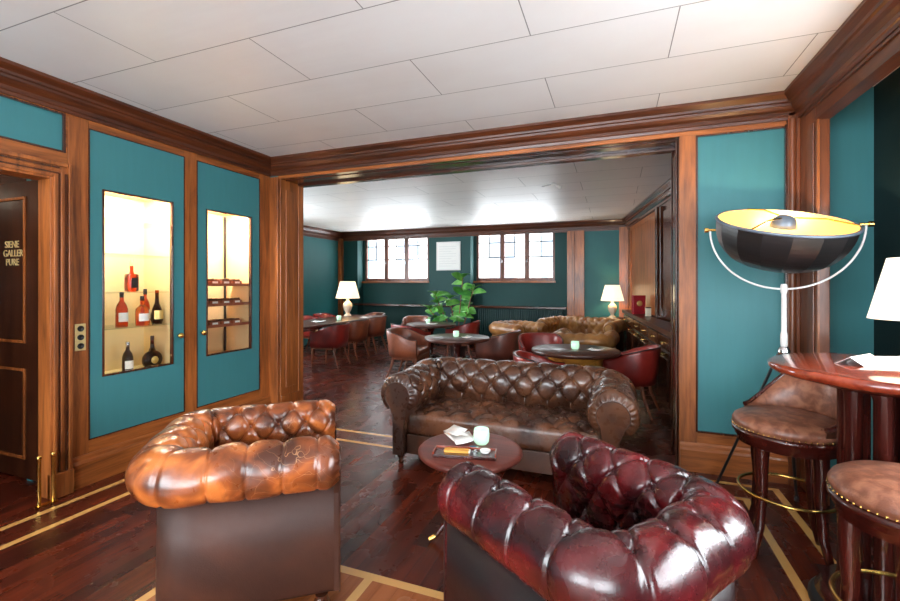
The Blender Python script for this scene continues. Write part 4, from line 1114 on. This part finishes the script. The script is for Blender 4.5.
# ------------------------------------------------------------------ bar table
BT = (1.07, 2.36)
g = thing('bar_table', 'tall round mahogany bar table with clustered columns at the right edge', 'table', (BT[0], BT[1], 0))
q = MB(); q.lathe([(.36, 1.0), (.385, 1.005), (.40, 1.012), (.41, 1.022), (.412, 1.035), (.405, 1.046), (.39, 1.05), (0, 1.05)], 72); q.build('tabletop', M['mahogtop'], g)
for k in range(8):
    a = k * PI / 4 + .25; q = MB(); q.lathe([(.034, .09), (.034, .12), (.030, .14), (.030, .93), (.036, .95), (.036, .99)], 14, T((.135 * math.cos(a), .135 * math.sin(a), 0))); q.build('column', M['mahog'], g)
q = MB(); q.lathe([(.24, .97), (.27, .985), (.27, 1.0)], 32); q.build('collar', M['mahog'], g)
q = MB(); q.lathe([(.215, .03), (.24, .05), (.22, .08), (.215, .095)], 32); q.build('collar', M['mahog'], g)
q = MB(); q.lathe([(.262, 0), (.262, .02), (.25, .03), (0, .03)], 40); q.build('base_disc', M['iron'], g)
# folded cards on it
g = thing('menu_card', 'folded white menu cards standing open on the bar table', 'menu', (1.08, 2.44, 1.0505), R(20))
for k, (a, dx) in enumerate(((0, 0), (.5, -.06))):
    q = MB(); q.add([(-.10, -.05, .0), (.10, -.05, 0), (.10, .0, .035), (-.10, .0, .035), (-.10, .055, 0), (.10, .055, 0)], [(0, 1, 2, 3), (3, 2, 5, 4)], T((dx, .03 * k, 0)) @ Matrix.Rotation(a, 4, 'Z')); o_ = q.build('card', M['paper'], g); so = o_.modifiers.new('s', 'SOLIDIFY'); so.thickness = .002
g = thing('table_lamp', 'white conical lampshade of the lamp on the bar table at the right edge', 'lamp', (1.235, 2.50, 1.0505))
q = MB(); q.lathe([(.06, 0), (.06, .012), (.03, .03), (.02, .06), (.035, .10), (.02, .15), (.012, .18)], 20); q.build('base', M['brass'], g)
q = MB(); P = []
for i in range(41):
    a = 2 * PI * i / 40; P.append([(.165 * math.cos(a), .165 * math.sin(a), .195), (.10 * math.cos(a), .10 * math.sin(a), .465)])
q.grid(P, flip=True); o_ = q.build('lampshade', M['shade2'], g); so = o_.modifiers.new('s', 'SOLIDIFY'); so.thickness = .003
q = MB(); q.tube([(0, 0, .17), (0, 0, .4)], .005, 8); q.build('stem', M['brass'], g)
l = bpy.data.lights.new('bulb', 'POINT'); l.energy = 3; l.color = (1, .82, .6); l.shadow_soft_size = .04
lo = bpy.data.objects.new('bulb', l); COL.objects.link(lo); lo.parent = g; lo.location = (0, 0, .3)

# ------------------------------------------------------------------ bar stools
def stool(loc, rotz, label, back=True, sh=.74, rs=.222, legrot=0):
    """local +Y is the back"""
    g = thing('bar_stool', label, 'bar stool', loc, rotz)
    q = MB(); q.lathe([(rs - .01, sh - .075), (rs + .004, sh - .06), (rs + .006, sh - .045), (rs - .004, sh - .025), (rs * .85, sh - .006), (rs * .5, sh + .008), (0, sh + .012)], 44); st = q.build('seat', M['hide'], g)
    q = MB()
    for k in range(64):
        a = 2 * PI * k / 64; q.lathe([(.0045, 0), (.003, .003), (0, .004)], 6, T(((rs + .005) * math.cos(a), (rs + .005) * math.sin(a), sh - .066)) @ rot_to((math.cos(a), math.sin(a), 0)))
    q.build('studs', M['brass'], st)
    q = MB(); q.lathe([(rs - .03, sh - .155), (rs - .015, sh - .15), (rs - .02, sh - .13), (rs - .005, sh - .12), (rs - .012, sh - .105), (rs + .008, sh - .095), (rs + .008, sh - .078), (rs - .01, sh - .074)], 44); q.build('seat_ring', M['mahog'], g)
    for k in range(4):
        a = PI / 4 + k * PI / 2 + legrot; c, s = math.cos(a), math.sin(a); q = MB()
        q.tube([(.165 * c, .165 * s, sh - .10), (.17 * c, .17 * s, sh - .25), (.165 * c, .165 * s, .35), (.18 * c, .18 * s, .15), (.225 * c, .225 * s, 0.0)], [.036, .032, .026, .021, .017], 10); q.build('leg', M['mahog'], g)
    q = MB(); q.tube([(.215 * math.cos(2 * PI * i / 48), .215 * math.sin(2 * PI * i / 48), .315) for i in range(48)], .0085, 8, True); q.build('footrest', M['brass'], g)
    if back:
        P = []; n = 32
        for i in range(n + 1):
            t = i / n * 2 - 1; a = PI / 2 + t * R(98); c, s = math.cos(a), math.sin(a)
            top = sh - .01 + .31 * (.5 + .5 * math.cos(PI * t)) ** .9; lean = .05 * (1 - abs(t)) + .012
            P.append([((rs + .0) * c, (rs + .0) * s, sh - .07), ((rs + .006 + lean * .5) * c, (rs + .006 + lean * .5) * s, (sh + top) / 2), ((rs + .008 + lean) * c, (rs + .008 + lean) * s, top), ((rs - .022 + lean) * c, (rs - .022 + lean) * s, top + .002), ((rs - .03 + lean * .5) * c, (rs - .03 + lean * .5) * s, (sh + top) / 2), ((rs - .03) * c, (rs - .03) * s, sh - .03)])
        q = MB(); q.grid(P, cv=True, flip=True); bk = q.build('backrest', M['hide'], g)
        q = MB(); q.tube([((p[2][0] + p[3][0]) / 2, (p[2][1] + p[3][1]) / 2, p[2][2] + .004) for p in P], .013, 8); q.build('top_rail', M['mahog'], bk)
    return g


stool((.845, 2.775, 0), R(-62), 'leather bar stool with a curved back and brass footring, behind the bar table', True, .715, .238, R(-38))
stool((.935, 1.895, 0), R(120), 'leather bar stool cut off by the lower right corner, in front of the bar table', False, .75)

# ------------------------------------------------------------------ dome floor lamp
LXY = (.935, 3.12)
g = thing('floor_lamp', 'large black dome floor lamp with a gold lining on a white tripod', 'lamp', (LXY[0], LXY[1], 0))
RD, DD = .345, .265
tilt = Matrix.Translation((0, 0, 1.765)) @ Matrix.Rotation(YAW - .10, 4, 'Z') @ Matrix.Rotation(R(21), 4, 'X')
prof = []
for i in range(17):
    t = i / 16; rr_ = .11 + (RD - .11) * math.sin(t * PI / 2) ** .85; prof.append((rr_, -DD * (math.cos(t * PI / 2)) ** 1.0))
q = MB(); q.lathe([(0, -DD - .012), (.09, -DD - .012), (.125, -DD - .008), (.13, -DD + .012)] + prof[1:] + [(RD + .006, 0)], 16, tilt, smooth=False, caps=False); dome = q.build('dome_shade', M['domeout'], g)
for p_ in dome.data.polygons: p_.use_smooth = False
q = MB(); pin = [(0, -DD + .012), (.10, -DD + .012)] + [(max(0.01, r_ - .008), z_ + .008) for r_, z_ in prof[1:]]
q.lathe(pin[::-1], 32, tilt, smooth=True, caps=False); q.build('dome_lining', M['domein'], dome)
q = MB(); q.tube([tilt @ Vector((RD * math.cos(2 * PI * i / 64), RD * math.sin(2 * PI * i / 64), .002)) for i in range(64)], .009, 8, True); q.build('rim', M['grey'], dome)
q = MB(); q.lathe([(.0, .045), (.03, .04), (.055, .02), (.064, -.008), (.066, -.03), (.06, -.03), (.05, 0), (0, .01)][::-1], 28, tilt @ T((0, 0, .0))); cap = q.build('bulb_cap', M['grey'], g)
for k in range(3):
    a = R(95) + k * 2 * PI / 3; q = MB(); q.tube([tilt @ Vector((RD * math.cos(a), RD * math.sin(a), .01)), tilt @ Vector((RD * .55 * math.cos(a), RD * .55 * math.sin(a), .035)), tilt @ Vector((.04 * math.cos(a), .04 * math.sin(a), .03))], .005, 6); q.build('strut', M['brass'], g)
q = MB(); cdir = (math.cos(YAW - .38), math.sin(YAW - .38))
sidev = Vector((cdir[0], cdir[1], 0))
# yoke in the vertical plane square to the view of the rim pivots
ys_ = [Vector((0, 0, 1.735)) + sidev * ((RD + .035) * math.cos(a)) + Vector((0, 0, (.365) * math.sin(a))) for a in [PI + i * PI / 40 for i in range(41)]]
q.tube(ys_, .0058, 8); q.build('yoke', M['white'], g)
for s_ in (-1, 1):
    q = MB(); c = Vector((0, 0, 1.735)) + sidev * s_ * (RD + .005); q.tube([c, c + sidev * s_ * .05], .009, 8); q.lathe([(.016, 0), (.016, .02)], 12, T(c + sidev * s_ * .04) @ rot_to(sidev * s_)); q.build('pivot_knob', M['brass'], g)
q = MB(); q.lathe([(.014, 1.40), (.018, 1.385), (.018, 1.36), (.013, 1.34), (.014, 1.12), (.018, 1.10), (.018, 1.04), (.014, 1.03)], 14); q.build('pole', M['white'], g)
q = MB(); q.lathe([(.02, 1.03), (.032, 1.01), (.032, .98), (.018, .96), (.012, .93), (.012, .55)], 14); q.build('tripod_head', M['chrome'], g)
for (ex_, ey_) in ((-.30, .36), (.17, .33), (.10, -.34)):
    q = MB(); q.tube([(ex_ * .05, ey_ * .05, 1.0), (ex_ * .94, ey_ * .94, .03)], .009, 8); lg = q.build('tripod_leg', M['iron'], g)
    q = MB(); q.lathe([(.014, 0), (.014, .03), (.009, .04)], 10, T((ex_ * .95, ey_ * .95, 0))); q.build('rubber_foot', M['black'], lg)
    q = MB(); q.tube([(0, 0, .56), (ex_ * .48, ey_ * .48, .515)], .005, 6); q.build('brace', M['chrome'], g)
l = bpy.data.lights.new('bulb', 'POINT'); l.energy = 5; l.color = (1, .84, .62); l.shadow_soft_size = .03
lo = bpy.data.objects.new('bulb', l); COL.objects.link(lo); lo.parent = g; lo.location = tilt @ Vector((-.02, 0, -.07))
q = MB(); q.lathe([(0, -.035), (.018, -.025), (.024, 0), (.018, .02), (.01, .03)], 14, T((0, 0, 0)))

# ------------------------------------------------------------------ windows behind the viewer and in the bay, plus one added for far-room light (daylight comes through them)
def light_window(idx, axis, c, a0, a1, z0, z1, n):
    w = bpy.data.objects.new('window_%d' % idx, None); COL.objects.link(w); struct(w)
    q = MB(); t = .05
    def bb(u0, u1, w0, w1, d=t):
        if axis == 'x': q.box(c, c + d, u0, u1, w0, w1)
        else: q.box(u0, u1, c, c + d, w0, w1)
    bb(a0, a0 + .06, z0, z1); bb(a1 - .06, a1, z0, z1); bb(a0, a1, z0, z0 + .07); bb(a0, a1, z1 - .06, z1); bb(a0, a1, z0 + (z1 - z0) * .62, z0 + (z1 - z0) * .62 + .04)
    for k in range(1, n): m_ = a0 + (a1 - a0) * k / n; bb(m_ - .03, m_ + .03, z0, z1)
    q.build('window_frame', M['wv2'], w)
    q = MB(); bb(a0, a1, z0, z1, .004); q.build('pane', M['glass'], w)


light_window(3, 'x', BX + .03, .1, 2.4, .9, 2.05, 4)
light_window(6, 'x', -6.73, 4.3, 6.7, .7, 2.5, 3)  # added unseen window on the left, brightens the far room
light_window(4, 'y', -3.27, -3.3, -1.15, .5, 2.6, 3)
light_window(5, 'y', -3.27, -.85, .9, .5, 2.6, 3)

# pale house across the street, seen through the far windows
g = thing('building', 'pale house front across the street seen through the far windows', 'building', (-6, 17, -.05))
q = MB(); q.box(-12, 12, 0, 3, 0, 7.5); q.build('facade', simple('pale_render', (122, 120, 117), .9, bscale=2), g)
q = MB(); q.box(-12.3, 12.3, -.4, 3.2, 7.5, 7.8); q.build('eaves', simple('grey_roof', (90, 86, 84), .9), g)
for k in range(11):
    for z in (1.6, 4.6):
        q = MB(); x0 = -11 + k * 2.05; q.box(x0, x0 + 1.0, -.03, 0, z, z + 1.7); q.build('window', simple('grey_window', (62, 68, 76), .3), g)
# ------------------------------------------------------------------ light
W = bpy.data.worlds.new('sky'); SC.world = W; W.use_nodes = True
nt = W.node_tree; bg = nt.nodes['Background']
bg.inputs[0].default_value = (.86, .94, 1.0, 1); bg.inputs[1].default_value = 7.0


def portal(name, loc, rot, sx, sy):
    l = bpy.data.lights.new(name, 'AREA'); l.shape = 'RECTANGLE'; l.size = sx; l.size_y = sy; l.cycles.is_portal = True
    o = bpy.data.objects.new(name, l); COL.objects.link(o); o.location = loc; o.rotation_euler = rot


portal('daylight', (-5.16, FY + .5, 1.98), (R(-90), 0, 0), 1.9, 1.15)
portal('daylight', (-2.09, FY + .5, 1.98), (R(-90), 0, 0), 1.95, 1.15)
portal('daylight', (BX + .15, 1.25, 1.47), (0, R(90), 0), 1.15, 2.3)
portal('daylight', (-6.85, 5.5, 1.6), (0, R(-90), 0), 1.8, 2.4)  # portal of the added far-left window
portal('daylight', (-2.22, -3.35, 1.55), (R(90), 0, 0), 2.15, 2.1)
portal('daylight', (.02, -3.35, 1.55), (R(90), 0, 0), 1.75, 2.1)
for (y, c) in ((2.34, 1), (3.19, 2)):   # cabinet strip lights
    l = bpy.data.lights.new('cabinet_strip', 'AREA'); l.shape = 'RECTANGLE'; l.size = .05; l.size_y = .5; l.energy = 9; l.color = (1, .95, .88)
    o = bpy.data.objects.new('cabinet_strip', l); COL.objects.link(o); o.location = (LX - .08, y, 2.105); o.rotation_euler = (0, R(12), 0)

l = bpy.data.lights.new('passage_fill', 'POINT'); l.energy = 6; l.color = (1, .85, .65); l.shadow_soft_size = .08  # added point light without a fitting, brightens the door and its lettering
o = bpy.data.objects.new('passage_fill', l); COL.objects.link(o); o.location = (LX - .7, .7, 2.4)
# ------------------------------------------------------------------ camera
cam = bpy.data.cameras.new('camera'); co = bpy.data.objects.new('camera', cam); COL.objects.link(co); SC.camera = co
cam.sensor_width = 36; cam.lens = FOC / 900 * 36; cam.shift_y = -(300.5 - HY) / 900; cam.clip_start = .05
co.location = (0, 0, CAMH); co.rotation_euler = (R(90), 0, YAW)

SC.view_settings.view_transform = 'Standard'; SC.view_settings.look = 'None'; SC.view_settings.gamma = 1; SC.view_settings.exposure = 1.8
cy = SC.cycles
cy.use_denoising = True; cy.denoising_prefilter = 'ACCURATE'; cy.denoising_input_passes = 'RGB_ALBEDO_NORMAL'; cy.denoiser = 'OPENIMAGEDENOISE'; cy.max_bounces = 8; cy.diffuse_bounces = 5; cy.glossy_bounces = 4; cy.transmission_bounces = 8; cy.transparent_max_bounces = 12
cy.sample_clamp_indirect = 8; cy.caustics_reflective = False; cy.caustics_refractive = False
